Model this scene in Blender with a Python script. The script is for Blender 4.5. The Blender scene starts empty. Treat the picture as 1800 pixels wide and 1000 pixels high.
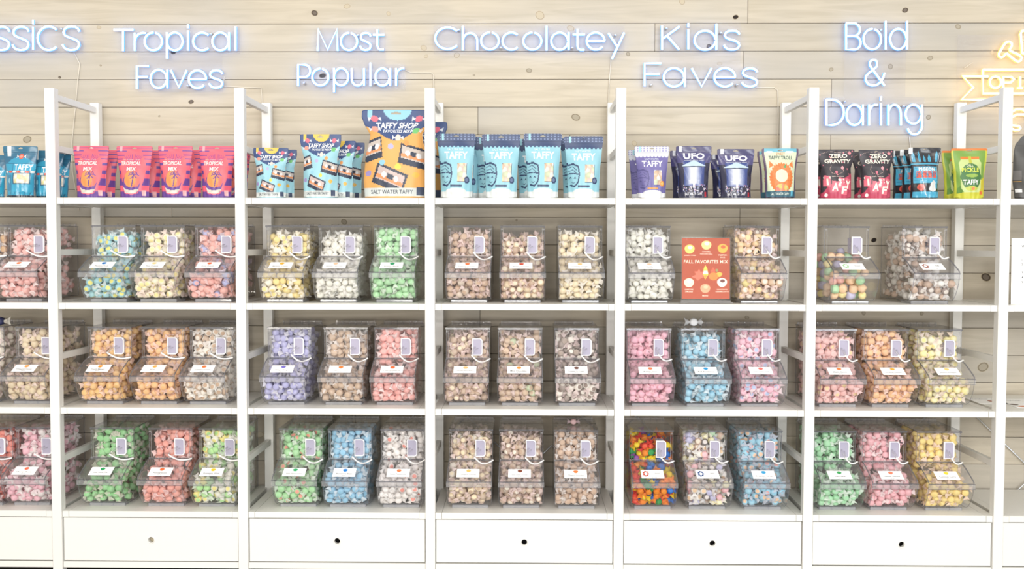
import bpy, bmesh, math, random
import numpy as np
from mathutils import Vector, Matrix, Euler

random.seed(7); RNG = np.random.default_rng(7)
SC = bpy.context.scene
COL = SC.collection

# ------------------------------------------------------------------ camera, light, exposure
F_PX, CX, CY, CZ = 1660.9, 2.0773, -4.1182, 1.5385
YAW, PITCH, ROLL = 0.01417, 0.04139, 0.00173
cam_data = bpy.data.cameras.new('camera'); cam = bpy.data.objects.new('camera', cam_data)
COL.objects.link(cam)
cam_data.sensor_width = 36.0; cam_data.lens = F_PX * 36.0 / 1800.0
cam_data.clip_start = 0.05
_c = Matrix.Translation((CX, CY, CZ)) @ Matrix.Rotation(YAW, 4, 'Z') @ Matrix.Rotation(math.pi / 2 - PITCH, 4, 'X') @ Matrix.Rotation(ROLL, 4, 'Z')
cam.matrix_world = _c
SC.camera = cam
CAM_M = _c.copy()

def at(px, py, Y):
    """world point on the vertical plane y=Y seen at photo pixel (1800x1000)"""
    d = CAM_M.to_3x3() @ Vector(((px - 900) / F_PX, -(py - 500) / F_PX, -1.0))
    o = CAM_M.translation
    return o + d * ((Y - o.y) / d.y)

SC.view_settings.view_transform = 'Standard'; SC.view_settings.look = 'None'
SC.view_settings.gamma = 1.0; SC.view_settings.use_curve_mapping = False
SC.view_settings.exposure = 0.06
SC.cycles.transparent_max_bounces = 32
SC.cycles.max_bounces = 10

w = bpy.data.worlds.new('room_light'); SC.world = w; w.use_nodes = True
bg = w.node_tree.nodes['Background']; bg.inputs[0].default_value = (1.0, 0.985, 0.96, 1); bg.inputs[1].default_value = 0.95

def area(name, loc, target, sx, sy, power, col):
    l = bpy.data.lights.new(name, 'AREA'); l.shape = 'RECTANGLE'; l.size = sx; l.size_y = sy; l.energy = power; l.color = col
    o = bpy.data.objects.new(name, l); COL.objects.link(o); o.location = loc
    o.rotation_euler = (Vector(target) - Vector(loc)).to_track_quat('-Z', 'Y').to_euler()
    return o
# shop windows across the room, added low fill lights, and the warm ceiling lamps
for i, x in enumerate((-0.6, 1.4, 3.4, 5.4)):
    area('window_and_fill_light', (x, -6.6, 2.95), (x, 0, 1.2), 1.7, 1.7, 78, ((1.0, 0.93, 0.82), (1.0, 0.97, 0.92), (0.96, 0.98, 1.0), (0.93, 0.97, 1.0))[i])
for i, x in enumerate((-0.6, 1.4, 3.4, 5.4)):      # low fill panels added below the windows to brighten the candy
    area('window_and_fill_light', (x, -6.6, 0.79), (x, 0, 0.8), 1.7, 0.46, 58, ((1.0, 0.93, 0.82), (1.0, 0.97, 0.92), (0.96, 0.98, 1.0), (0.93, 0.97, 1.0))[i])
for i, x in enumerate((-1.0, 1.2, 3.4, 5.6)):
    area('ceiling_lamp', (x, -2.3, 3.3), (x, 0.2, 1.2), 1.1, 0.5, 8, (1.0, 0.93, 0.80))

# ------------------------------------------------------------------ materials
def lin(c):
    c = np.asarray(c, float) / 255.0
    return np.where(c <= 0.04045, c / 12.92, ((c + 0.055) / 1.055) ** 2.4)
def L4(c): return (*[float(v) for v in lin(c)], 1.0)
MATS = {}
def newmat(name):
    m = bpy.data.materials.new(name); m.use_nodes = True
    nt = m.node_tree; nt.nodes.clear()
    out = nt.nodes.new('ShaderNodeOutputMaterial')
    MATS[name] = m
    return m, nt, out
def pbr(name, rgb, rough=0.5, spec=0.5, noise=0.0, nscale=30, metal=0.0, trans=0.0):
    m, nt, out = newmat(name)
    b = nt.nodes.new('ShaderNodeBsdfPrincipled')
    b.inputs['Roughness'].default_value = rough; b.inputs['Specular IOR Level'].default_value = spec
    b.inputs['Metallic'].default_value = metal
    if noise > 0:
        tc = nt.nodes.new('ShaderNodeTexCoord'); n = nt.nodes.new('ShaderNodeTexNoise'); n.inputs['Scale'].default_value = nscale
        nt.links.new(tc.outputs['Object'], n.inputs['Vector'])
        mx = nt.nodes.new('ShaderNodeMix'); mx.data_type = 'RGBA'
        c = L4(rgb); mx.inputs[6].default_value = tuple(v * (1 - noise) for v in c[:3]) + (1,); mx.inputs[7].default_value = tuple(min(1, v * (1 + noise)) for v in c[:3]) + (1,)
        nt.links.new(n.outputs[0], mx.inputs[0]); nt.links.new(mx.outputs[2], b.inputs['Base Color'])
    else:
        b.inputs['Base Color'].default_value = L4(rgb)
    nt.links.new(b.outputs[0], out.inputs[0])
    return m
def attr_mat(name, rough=0.4, spec=0.5, translucent=0.0):
    m, nt, out = newmat(name)
    b = nt.nodes.new('ShaderNodeBsdfPrincipled'); a = nt.nodes.new('ShaderNodeAttribute'); a.attribute_name = 'col'
    b.inputs['Roughness'].default_value = rough; b.inputs['Specular IOR Level'].default_value = spec
    nt.links.new(a.outputs['Color'], b.inputs['Base Color'])
    if translucent > 0:
        t = nt.nodes.new('ShaderNodeBsdfTranslucent'); nt.links.new(a.outputs['Color'], t.inputs[0])
        mx = nt.nodes.new('ShaderNodeMixShader'); mx.inputs[0].default_value = translucent
        nt.links.new(b.outputs[0], mx.inputs[1]); nt.links.new(t.outputs[0], mx.inputs[2]); nt.links.new(mx.outputs[0], out.inputs[0])
    else:
        nt.links.new(b.outputs[0], out.inputs[0])
    return m
def clear(name, tint, ior=1.35, rough=0.02, haze=0.0, hcol=(0.9, 0.9, 0.92)):
    m, nt, out = newmat(name)
    t = nt.nodes.new('ShaderNodeBsdfTransparent'); t.inputs[0].default_value = (*tint, 1)
    g = nt.nodes.new('ShaderNodeBsdfGlossy'); g.inputs['Roughness'].default_value = rough
    f = nt.nodes.new('ShaderNodeFresnel'); ge = nt.nodes.new('ShaderNodeNewGeometry'); mr = nt.nodes.new('ShaderNodeMapRange')
    mr.inputs[3].default_value = ior; mr.inputs[4].default_value = 1.0 / ior      # a thin sheet reflects alike on both of its faces
    nt.links.new(ge.outputs['Backfacing'], mr.inputs[0]); nt.links.new(mr.outputs[0], f.inputs[0])
    mx = nt.nodes.new('ShaderNodeMixShader')
    nt.links.new(f.outputs[0], mx.inputs[0]); nt.links.new(t.outputs[0], mx.inputs[1]); nt.links.new(g.outputs[0], mx.inputs[2])
    last = mx
    if haze > 0:
        d = nt.nodes.new('ShaderNodeBsdfDiffuse'); d.inputs[0].default_value = (*hcol, 1)
        m2 = nt.nodes.new('ShaderNodeMixShader'); m2.inputs[0].default_value = haze
        nt.links.new(mx.outputs[0], m2.inputs[1]); nt.links.new(d.outputs[0], m2.inputs[2]); last = m2
    nt.links.new(last.outputs[0], out.inputs[0])
    return m
def emit(name, col, strength):
    m, nt, out = newmat(name)
    e = nt.nodes.new('ShaderNodeEmission'); e.inputs[0].default_value = (*col, 1); e.inputs[1].default_value = strength
    nt.links.new(e.outputs[0], out.inputs[0]); return m

WHITE = pbr('white_paint', (225, 223, 217), 0.45, 0.35, 0.015, 60)
WHITE2 = pbr('white_foil_board', (225, 223, 216), 0.38, 0.4, 0.015, 40)
LIT_IN = pbr('drawer_inside_lit', (176, 165, 140), 0.8)  # pale tone stands in for light inside the drawer
SHADE_IN = pbr('drawer_inside_shade', (14, 14, 16), 0.9)  # near-black tone stands in for shade inside the drawer
GROOVE = pbr('groove_line', (170, 163, 150), 0.8)
CARPET = pbr('carpet_dark', (70, 66, 62), 0.95, 0.1, 0.45, 90)
STEEL = pbr('steel_wire', (205, 208, 212), 0.3, 0.5, 0, 1, 0.7)
CHROME = pbr('chrome', (225, 225, 228), 0.15, 0.5, 0, 1, 1.0)
CLEARCABLE = pbr('pale_cable', (214, 206, 190), 0.5)
ACRYL = clear('clear_acrylic', (0.99, 0.99, 0.992), 1.33, 0.03, 0.008)
ACRYL_LID = clear('clear_lid_acrylic', (0.91, 0.91, 0.92), 1.45, 0.03, 0.012)
EDGE = clear('acrylic_cut_edge', (0.54, 0.54, 0.58), 1.5, 0.05, 0.10)
FLAPM = clear('acrylic_flap', (0.965, 0.96, 0.965), 1.5, 0.05, 0.035)
LIP = clear('acrylic_lip', (0.93, 0.925, 0.925), 1.5, 0.04, 0.10)
FOOT = clear('acrylic_foot', (0.78, 0.79, 0.82), 1.6, 0.06, 0.25)
SIGNACR = clear('sign_acrylic', (0.97, 0.97, 0.98), 1.1, 0.05, 0.02)
SCOOPFRAME = pbr('scoop_white', (246, 245, 248), 0.35)
SCOOPPANE = clear('scoop_lavender', (0.74, 0.71, 0.82), 1.4, 0.1, 0.5, (0.68, 0.65, 0.77))
TETHER = pbr('white_tether', (240, 238, 234), 0.4)
CARD = pbr('label_card', (252, 251, 250), 0.45)
INK = pbr('label_ink', (60, 56, 58), 0.7)
TAFFY = attr_mat('taffy_candy', 0.5, 0.35, 0.2)
WRAP = attr_mat('wax_wrapper', 0.5, 0.45, 0.35)
PRINT = attr_mat('pouch_print', 0.42, 0.45)
PRINT_GLOSS = attr_mat('pouch_print_gloss', 0.2, 0.6)
KNOTM = attr_mat('wood_knot', 0.8, 0.2)
NEON_B = emit('neon_blue_core', (0.32, 0.54, 1.0), 7.5)
NEON_BB = emit('neon_blue_sleeve', (0.13, 0.33, 1.0), 2.2)
NEON_Y = emit('neon_warm_core', (1.0, 0.80, 0.40), 7.0)
NEON_YB = emit('neon_warm_sleeve', (1.0, 0.60, 0.12), 3.2)

def wood_mat():
    m, nt, out = newmat('pale_washed_planks')
    b = nt.nodes.new('ShaderNodeBsdfPrincipled'); b.inputs['Roughness'].default_value = 0.75; b.inputs['Specular IOR Level'].default_value = 0.2
    geo = nt.nodes.new('ShaderNodeNewGeometry'); oi = nt.nodes.new('ShaderNodeObjectInfo')
    mp = nt.nodes.new('ShaderNodeMapping'); mp.inputs['Scale'].default_value = (1.2, 1, 16)
    add = nt.nodes.new('ShaderNodeVectorMath'); add.operation = 'ADD'
    cmb = nt.nodes.new('ShaderNodeCombineXYZ'); mul = nt.nodes.new('ShaderNodeMath'); mul.operation = 'MULTIPLY'; mul.inputs[1].default_value = 37
    nt.links.new(oi.outputs['Random'], mul.inputs[0]); nt.links.new(mul.outputs[0], cmb.inputs[0]); nt.links.new(mul.outputs[0], cmb.inputs[1])
    nt.links.new(geo.outputs['Position'], add.inputs[0]); nt.links.new(cmb.outputs[0], add.inputs[1])
    nt.links.new(add.outputs[0], mp.inputs['Vector'])
    n1 = nt.nodes.new('ShaderNodeTexNoise'); n1.inputs['Scale'].default_value = 2.2; n1.inputs['Detail'].default_value = 6; n1.inputs['Distortion'].default_value = 0.8
    nt.links.new(mp.outputs[0], n1.inputs['Vector'])
    n2 = nt.nodes.new('ShaderNodeTexNoise'); n2.inputs['Scale'].default_value = 1.3; n2.inputs['Detail'].default_value = 2
    nt.links.new(add.outputs[0], n2.inputs['Vector'])
    r1 = nt.nodes.new('ShaderNodeValToRGB')
    r1.color_ramp.elements[0].position = 0.3; r1.color_ramp.elements[0].color = L4((176, 166, 148))
    r1.color_ramp.elements[1].position = 0.62; r1.color_ramp.elements[1].color = L4((191, 181, 163))
    nt.links.new(n1.outputs[0], r1.inputs[0])
    mx = nt.nodes.new('ShaderNodeMix'); mx.data_type = 'RGBA'; mx.inputs[7].default_value = L4((172, 168, 161))
    r2 = nt.nodes.new('ShaderNodeMapRange'); r2.inputs[1].default_value = 0.42; r2.inputs[2].default_value = 0.75; r2.inputs[4].default_value = 0.75
    nt.links.new(n2.outputs[0], r2.inputs[0]); nt.links.new(r2.outputs[0], mx.inputs[0]); nt.links.new(r1.outputs[0], mx.inputs[6])
    hs = nt.nodes.new('ShaderNodeHueSaturation'); mr = nt.nodes.new('ShaderNodeMapRange'); mr.inputs[3].default_value = 0.92; mr.inputs[4].default_value = 1.05
    nt.links.new(oi.outputs['Random'], mr.inputs[0]); nt.links.new(mr.outputs[0], hs.inputs['Value']); nt.links.new(mx.outputs[2], hs.inputs['Color'])
    nt.links.new(hs.outputs[0], b.inputs['Base Color'])
    bp = nt.nodes.new('ShaderNodeBump'); bp.inputs['Strength'].default_value = 0.08; nt.links.new(n1.outputs[0], bp.inputs['Height']); nt.links.new(bp.outputs[0], b.inputs['Normal'])
    nt.links.new(b.outputs[0], out.inputs[0]); return m
WOOD = wood_mat()
WALLBACK = pbr('wall_seam_dark', (110, 92, 66), 0.9)

# ------------------------------------------------------------------ mesh helpers
class MB:
    def __init__(s): s.v = []; s.f = []; s.m = []
    def add(s, vs, fs, mi=0):
        o = len(s.v); s.v += [tuple(p) for p in vs]; s.f += [tuple(i + o for i in f) for f in fs]; s.m += [mi] * len(fs)
    def box(s, x0, x1, y0, y1, z0, z1, mi=0):
        vs = [(x0, y0, z0), (x1, y0, z0), (x1, y1, z0), (x0, y1, z0), (x0, y0, z1), (x1, y0, z1), (x1, y1, z1), (x0, y1, z1)]
        s.add(vs, [(0, 3, 2, 1), (4, 5, 6, 7), (0, 1, 5, 4), (1, 2, 6, 5), (2, 3, 7, 6), (3, 0, 4, 7)], mi)
    def tube(s, pts, r, n=8, mi=0, closed=False, cap=True):
        P = [Vector(p) for p in pts]; k = len(P); o = len(s.v)
        up = None; ring = []
        for i in range(k):
            if closed: t = P[(i + 1) % k] - P[i - 1]
            else: t = P[min(i + 1, k - 1)] - P[max(i - 1, 0)]
            t.normalize()
            if up is None:
                up = Vector((0, 1, 0)) if abs(t.y) < 0.9 else Vector((1, 0, 0))
            a = t.cross(up)
            if a.length < 1e-6: a = t.orthogonal()
            a.normalize(); up = a.cross(t).normalized()
            rr = r[i] if isinstance(r, (list, tuple)) else r
            ring.append([P[i] + a * (math.cos(q) * rr) + up * (math.sin(q) * rr) for q in (2 * math.pi * j / n for j in range(n))])
        vs = [p for R_ in ring for p in R_]; fs = []
        for i in range(k if closed else k - 1):
            b0 = i * n; b1 = ((i + 1) % k) * n
            for j in range(n): fs.append((b0 + j, b0 + (j + 1) % n, b1 + (j + 1) % n, b1 + j))
        if not closed and cap:
            fs.append(tuple(range(n - 1, -1, -1))); fs.append(tuple((k - 1) * n + j for j in range(n)))
        s.add(vs, fs, mi)
    def prism(s, poly, y0, y1, mi=0):
        """polygon in x,z extruded along y"""
        n = len(poly)
        vs = [(x, y0, z) for x, z in poly] + [(x, y1, z) for x, z in poly]
        fs = [tuple(range(n)), tuple(range(2 * n - 1, n - 1, -1))] + [(i, i + n, (i + 1) % n + n, (i + 1) % n) for i in range(n)]
        s.add(vs, fs, mi)
    def mesh(s, name, mats, smooth=False):
        me = bpy.data.meshes.new(name); me.from_pydata(s.v, [], s.f); me.update()
        for m in (mats if isinstance(mats, (list, tuple)) else [mats]): me.materials.append(m)
        if any(s.m): me.polygons.foreach_set('material_index', s.m)
        if smooth: me.polygons.foreach_set('use_smooth', [True] * len(me.polygons))
        return me
    def build(s, name, mats, parent=None, smooth=False):
        return link(name, s.mesh(name, mats, smooth), parent)
def link(name, me, parent=None):
    o = bpy.data.objects.new(name, me); COL.objects.link(o)
    if parent is not None: o.parent = parent
    return o
def tag(o, label=None, cat=None, group=None, kind=None):
    if label: o['label'] = label
    if cat: o['category'] = cat
    if group: o['group'] = group
    if kind: o['kind'] = kind
    return o
def empty(name, loc=(0, 0, 0), rz=0.0, rx=0.0):
    o = bpy.data.objects.new(name, None); COL.objects.link(o); o.location = loc; o.rotation_euler = (rx, 0, rz); o.empty_display_size = 0.05
    return o
def bevel(me, width, seg=1):
    bm = bmesh.new(); bm.from_mesh(me)
    bmesh.ops.bevel(bm, geom=list(bm.edges), offset=width, segments=seg, affect='EDGES', profile=0.5)
    bm.to_mesh(me); bm.free(); me.update(); return me
def bbox_mesh(name, x0, x1, y0, y1, z0, z1, mat, bev=0.0015):
    b = MB(); b.box(x0, x1, y0, y1, z0, z1); me = b.mesh(name, mat)
    return bevel(me, bev) if bev else me
TXT = {}
def text_geo(s, shear=0.0, bold=0.0, space=1.0):
    """flat text triangles, normalised to height-1 units, centred; from the built-in font"""
    key = (s, shear, bold, space)
    if key in TXT: return TXT[key]
    c = bpy.data.curves.new('txt', 'FONT'); c.body = s; c.align_x = 'CENTER'; c.resolution_u = 2; c.shear = shear; c.offset = bold; c.space_character = space
    o = bpy.data.objects.new('txt', c); COL.objects.link(o)
    dg = bpy.context.evaluated_depsgraph_get(); me = bpy.data.meshes.new_from_object(o.evaluated_get(dg))
    v = np.array([p.co[:2] for p in me.vertices]) if len(me.vertices) else np.zeros((0, 2)); f = [tuple(p.vertices) for p in me.polygons]
    bpy.data.objects.remove(o); bpy.data.curves.remove(c); bpy.data.meshes.remove(me)
    if len(v):
        lo, hi = v.min(0), v.max(0); v = (v - (lo + hi) / 2); ext = hi - lo
    else: ext = np.array([1, 1.])
    TXT[key] = (v, f, ext); return TXT[key]

# ------------------------------------------------------------------ layout constants
P = 0.83; PW = 0.0428; PD = 0.04; REAR = 0.4305; TOP = 2.22; WALL = 0.50
SHZ = [1.744, 1.282, 0.8185, 0.3564]; SHT = 0.027; SHD0 = 0.008; SHD1 = 0.465
SIGN = ['Classics', 'Tropical Faves', 'Most Popular', 'Chocolatey', 'Kids Faves', 'Bold and Daring', 'warm yellow']

# ------------------------------------------------------------------ setting: floor, plank wall
b = MB(); b.box(-4, 9, -9, WALL + 0.1, -0.05, 0.0)
tag(b.build('floor', CARPET), 'dark patterned carpet floor below the shelving', 'floor', kind='structure')
b = MB(); b.box(-2.2, 6.6, WALL + 0.019, WALL + 0.08, 0, 3.0)
wall = b.build('wall_back', WALLBACK); tag(wall, 'pale whitewashed horizontal wood plank wall behind the shelves', 'wall', kind='structure')
PLK = 0.1336
z_seam = at(900, 90.5, WALL).z
JOINTS = {1: [1312.5], 0: [1150], -1: [1306], -2: [1461], -3: [840], -4: [1002, 1461], -5: [600, 1700], -6: [300, 1303], -7: [1303], -8: [900], -9: [430, 1500], -10: [844], -11: [1200, 300], -12: [700], -13: [1010, 250]}
rows = []
for r in range(-16, 8):
    z0 = z_seam + r * PLK
    if z0 < -0.1 or z0 > 2.9: continue
    xs = [-2.1] + sorted(at(j, 200, WALL).x for j in JOINTS.get(r, [500 + (r * 377) % 900])) + [6.5]
    for a_, b_ in zip(xs[:-1], xs[1:]):
        me = bbox_mesh('plank', a_ + 0.0009, b_ - 0.0009, WALL, WALL + 0.018, max(z0, 0.0) + 0.0011, z0 + PLK - 0.0011, WOOD, 0.0012)
        o = link('plank', me, wall); rows.append((a_, b_, z0, z0 + PLK, o))
def knot(px, py, r, kind):
    p = at(px, py, WALL); k = r / 360.0
    host = next((o for a_, b_, z0, z1, o in rows if a_ <= p.x <= b_ and z0 <= p.z <= z1), rows[0][4])
    n = 14; ang = random.random() * 6; ex = random.uniform(0.75, 1.0)
    rings = {'ring': [(0, (180, 168, 146)), (0.8, (184, 172, 150)), (0.86, (128, 112, 90)), (1.0, (182, 170, 150))],
             'dark': [(0, (92, 84, 76)), (0.6, (110, 100, 90)), (0.85, (70, 60, 52)), (1.0, (165, 152, 130))],
             'grey': [(0, (156, 148, 134)), (0.7, (160, 151, 134)), (0.9, (128, 118, 100)), (1.0, (176, 165, 145))],
             'hole': [(0, (34, 30, 30)), (0.8, (44, 38, 34)), (0.9, (90, 78, 62)), (1.0, (150, 130, 100))]}[kind]
    vs = [(p.x, WALL - 0.0007, p.z)]; fs = []; cols = []
    for q, (rad, c) in enumerate(rings[1:]):
        for j in range(n):
            a = 2 * math.pi * j / n; rr = k * rad * (1 + 0.1 * math.sin(2 * a + ang))
            vs.append((p.x + rr * math.cos(a), WALL - 0.0007 + (0.0008 if q == 2 else 0), p.z + rr * ex * math.sin(a)))
        for j in range(n):
            if q == 0: fs.append((0, 1 + (j + 1) % n, 1 + j))
            else:
                o0 = 1 + (q - 1) * n; o1 = 1 + q * n; fs.append((o0 + j, o0 + (j + 1) % n, o1 + (j + 1) % n, o1 + j))
            cols.append(lin(c))
    me = bpy.data.meshes.new('knot'); me.from_pydata(vs, [], fs); me.materials.append(KNOTM)
    ca = me.attributes.new('col', 'FLOAT_COLOR', 'CORNER'); arr = np.ones((len(me.loops), 4))
    i = 0
    for pl, c in zip(me.polygons, cols):
        for _ in range(pl.loop_total): arr[i, :3] = c; i += 1
    ca.data.foreach_set('color', arr.ravel()); link('knot', me, host)
for a_ in [(174, 48, 4, 'ring'), (105, 136, 3, 'dark'), (177, 115, 2, 'grey'), (280, 204, 2, 'grey'), (48, 245, 8, 'grey'), (336, 179, 5, 'dark'), (553, 23, 6, 'dark'), (610, 11, 6, 'ring'), (683, 24, 4, 'ring'),
           (745, 84, 6, 'ring'), (749, 99, 4, 'ring'), (803, 97, 6, 'ring'), (567, 133, 6, 'hole'), (833, 132, 2, 'grey'), (496, 247, 3, 'ring'), (949, 27, 9, 'ring'), (1003, 50, 7, 'ring'), (1293, 30, 5, 'hole'), (1104, 95, 4, 'grey'),
           (930, 124, 5, 'grey'), (1012, 206, 8, 'grey'), (1246, 82, 5, 'dark'), (1265, 112, 4, 'ring'), (1115, 252, 5, 'ring'), (1199, 3, 6, 'ring'), (1591, 18, 6, 'dark'), (1684, 47, 5, 'grey'), (1635, 102, 5, 'grey'),
           (1461, 122, 4, 'grey'), (1565, 117, 5, 'grey'), (1632, 206, 5, 'grey'), (1744, 93, 4, 'ring'), (605, 390, 6, 'grey'), (908, 387, 2, 'grey'), (1733, 487, 9, 'dark'), (1728, 645, 10, 'grey'), (1518, 550, 4, 'grey'),
           (1620, 551, 4, 'grey'), (1313, 558, 4, 'grey'), (1536, 422, 5, 'hole'), (870, 632, 3, 'grey'), (305, 91, 5, 'hole'), (456, 764, 8, 'ring'), (1373, 257, 4, 'ring')]: knot(*a_)

# ------------------------------------------------------------------ shelving: ladder frames
post_me = bbox_mesh('post', -PW / 2, PW / 2, 0, PD, 0, TOP, WHITE, 0.0015)
rung_me = bbox_mesh('rung', -0.011, 0.011, PD, REAR, -0.014, 0.014, WHITE, 0.001)
RUNGZ = [TOP - 0.035] + [at(107 + i * 3, y, 0.03).z for i, y in enumerate((260.5, 443.5, 627, 808))]
wherep = ['between the Classics and Tropical Faves sections', 'between the Tropical Faves and Most Popular sections', 'between the Most Popular and Chocolatey sections',
          'between the Chocolatey and Kids Faves sections', 'between the Kids Faves and Bold and Daring sections', 'beside the pickle pouches, under the yellow neon']
for k in range(6):
    fr = empty('ladder_upright', (k * P, 0, 0)); tag(fr, 'white ladder-like shelf upright ' + wherep[k], 'shelf upright', 'white shelf uprights')
    link('post', post_me, fr); o = link('post', post_me, fr); o.location = (0, REAR, 0)
    for z in RUNGZ: o = link('rung', rung_me, fr); o.location = (0, 0, z)
# shelves and drawers, one set for each bay
X0 = PW / 2 + 0.001
def bay(k): return (k - 1) * P + X0, k * P - X0
groove_rows = ['shelf of candy pouches', 'upper shelf of candy bins', 'middle shelf of candy bins', 'lower shelf of candy bins above the drawer']
for k in range(0, 7):
    x0, x1 = bay(k); wd = x1 - x0
    for r in range(4):
        sh = empty('shelf', (x0, 0, SHZ[r])); tag(sh, f'white board, {groove_rows[r]}, in the {SIGN[k]} section', 'shelf', 'white shelf boards')
        link('board', bbox_mesh('board', 0.028, wd - 0.028, SHD0, SHD1, -SHT, 0, WHITE2, 0.001), sh)
        for a_, b_ in ((0, 0.027), (wd - 0.027, wd)):
            m = MB(); lo = a_ == 0; ex = 0.0105
            poly = [(a_, SHD0), (b_, SHD0), (b_, SHD1), (a_, SHD1), (a_, REAR - 0.002), (a_ - ex, REAR - 0.002), (a_ - ex, PD + 0.002), (a_, PD + 0.002)] if lo else \
                   [(a_, SHD0), (b_, SHD0), (b_, PD + 0.002), (b_ + ex, PD + 0.002), (b_ + ex, REAR - 0.002), (b_, REAR - 0.002), (b_, SHD1), (a_, SHD1)]
            n = len(poly); m.add([(x, y, -SHT) for x, y in poly] + [(x, y, 0) for x, y in poly], [tuple(range(n - 1, -1, -1)), tuple(range(n, 2 * n))] + [(i, (i + 1) % n, (i + 1) % n + n, i + n) for i in range(n)])
            m.build('end_strip', WHITE2, sh)
    # drawer
    dr = empty('drawer', (x0, 0, 0)); holes = 'pale' if k <= 1 else 'dark'
    tag(dr, f'white drawer with a round {holes} finger hole, in the {SIGN[k]} section', 'drawer', 'white drawers under the shelves')
    zt, zb = SHZ[3] - SHT - 0.004, 0.134
    m = MB(); cx, cz, rr = wd / 2, (zt + zb) / 2 - 0.003, 0.0135; n = 24
    circ = [(cx + rr * math.cos(2 * math.pi * i / n), cz + rr * math.sin(2 * math.pi * i / n)) for i in range(n)]
    def rectpt(a):
        c, s = math.cos(a), math.sin(a); hx, hz = wd / 2 - 0.003, (zt - zb) / 2
        t = min(hx / abs(c) if abs(c) > 1e-6 else 1e9, hz / abs(s) if abs(s) > 1e-6 else 1e9)
        return (wd / 2 + c * t, (zt + zb) / 2 + s * t)
    hx, hz = wd / 2 - 0.003, (zt - zb) / 2
    ca = math.atan2(hz, hx); angs = sorted([2 * math.pi * i / n for i in range(n)] + [ca, math.pi - ca, math.pi + ca, 2 * math.pi - ca])
    outer = [rectpt(a) for a in angs]; inner = [(cx + rr * math.cos(a), cz + rr * math.sin(a)) for a in angs]; N = len(angs)
    for y, flip in ((0.012, 0), (0.030, 1)):
        vs = [(x, y, z) for x, z in outer] + [(x, y, z) for x, z in inner]
        m.add(vs, [(i, (i + 1) % N, (i + 1) % N + N, i + N)[::-1 if flip else 1] for i in range(N)])
    for ring in (outer, inner):
        m.add([(x, 0.012, z) for x, z in ring] + [(x, 0.030, z) for x, z in ring], [(i, (i + 1) % N, (i + 1) % N + N, i + N) for i in range(N)])
    m.build('drawer_front', WHITE, dr)
    m = MB(); m.tube([(cx + (rr + 0.001) * math.cos(2 * math.pi * i / n), 0.012, cz + (rr + 0.001) * math.sin(2 * math.pi * i / n)) for i in range(n)], 0.0022, 6, closed=True); m.build('hole_ring', WHITE, dr, True)
    inside_tone = LIT_IN if k <= 1 else SHADE_IN
    m = MB(); m.box(0.012, 0.022, 0.031, 0.42, zb + 0.01, zt - 0.03); m.box(wd - 0.022, wd - 0.012, 0.031, 0.42, zb + 0.01, zt - 0.03)
    m.box(0.023, wd - 0.023, 0.41, 0.42, zb + 0.01, zt - 0.03); m.box(0.023, wd - 0.023, 0.031, 0.409, zb + 0.01, zb + 0.018); m.box(0.023, wd - 0.023, 0.06 if k > 1 else 0.035, 0.066 if k > 1 else 0.04, zb + 0.019, zt - 0.005)  # last box is a sheet added behind the hole to carry that tone
    m.build('drawer_box', inside_tone, dr)
    sh = empty('shelf', (x0, 0, 0.128)); tag(sh, f'white bottom board under the drawer in the {SIGN[k]} section', 'shelf', 'white shelf boards')
    link('board', bbox_mesh('board', 0.0, wd, SHD0, SHD1, -SHT, 0, WHITE2, 0.001), sh)
    # cross brace of steel wire
    za, zb2 = at(778, 697, REAR + 0.045).z, at(1070, 958, REAR + 0.045).z
    if k >= 1:
        cb = empty('cross_brace', ((k - 0.5) * P, REAR + 0.05, za)); tag(cb, f'thin steel cross brace behind the bins in the {SIGN[k]} section', 'brace', 'steel cross braces')
        for s in (-1, 1):
            m = MB(); m.tube([(-s * 0.385, 0.004 * s, 0), (s * 0.385, 0.004 * s, zb2 - za)], 0.0032, 6); m.build('wire', STEEL, cb, True)

# ------------------------------------------------------------------ neon signs
def arc(cx, cy, rx, ry, a0, a1, n=None):
    n = n or max(3, int(abs(a1 - a0) / 14)); return [(cx + rx * math.cos(math.radians(a0 + (a1 - a0) * i / n)), cy + ry * math.sin(math.radians(a0 + (a1 - a0) * i / n))) for i in range(n + 1)]
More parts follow.
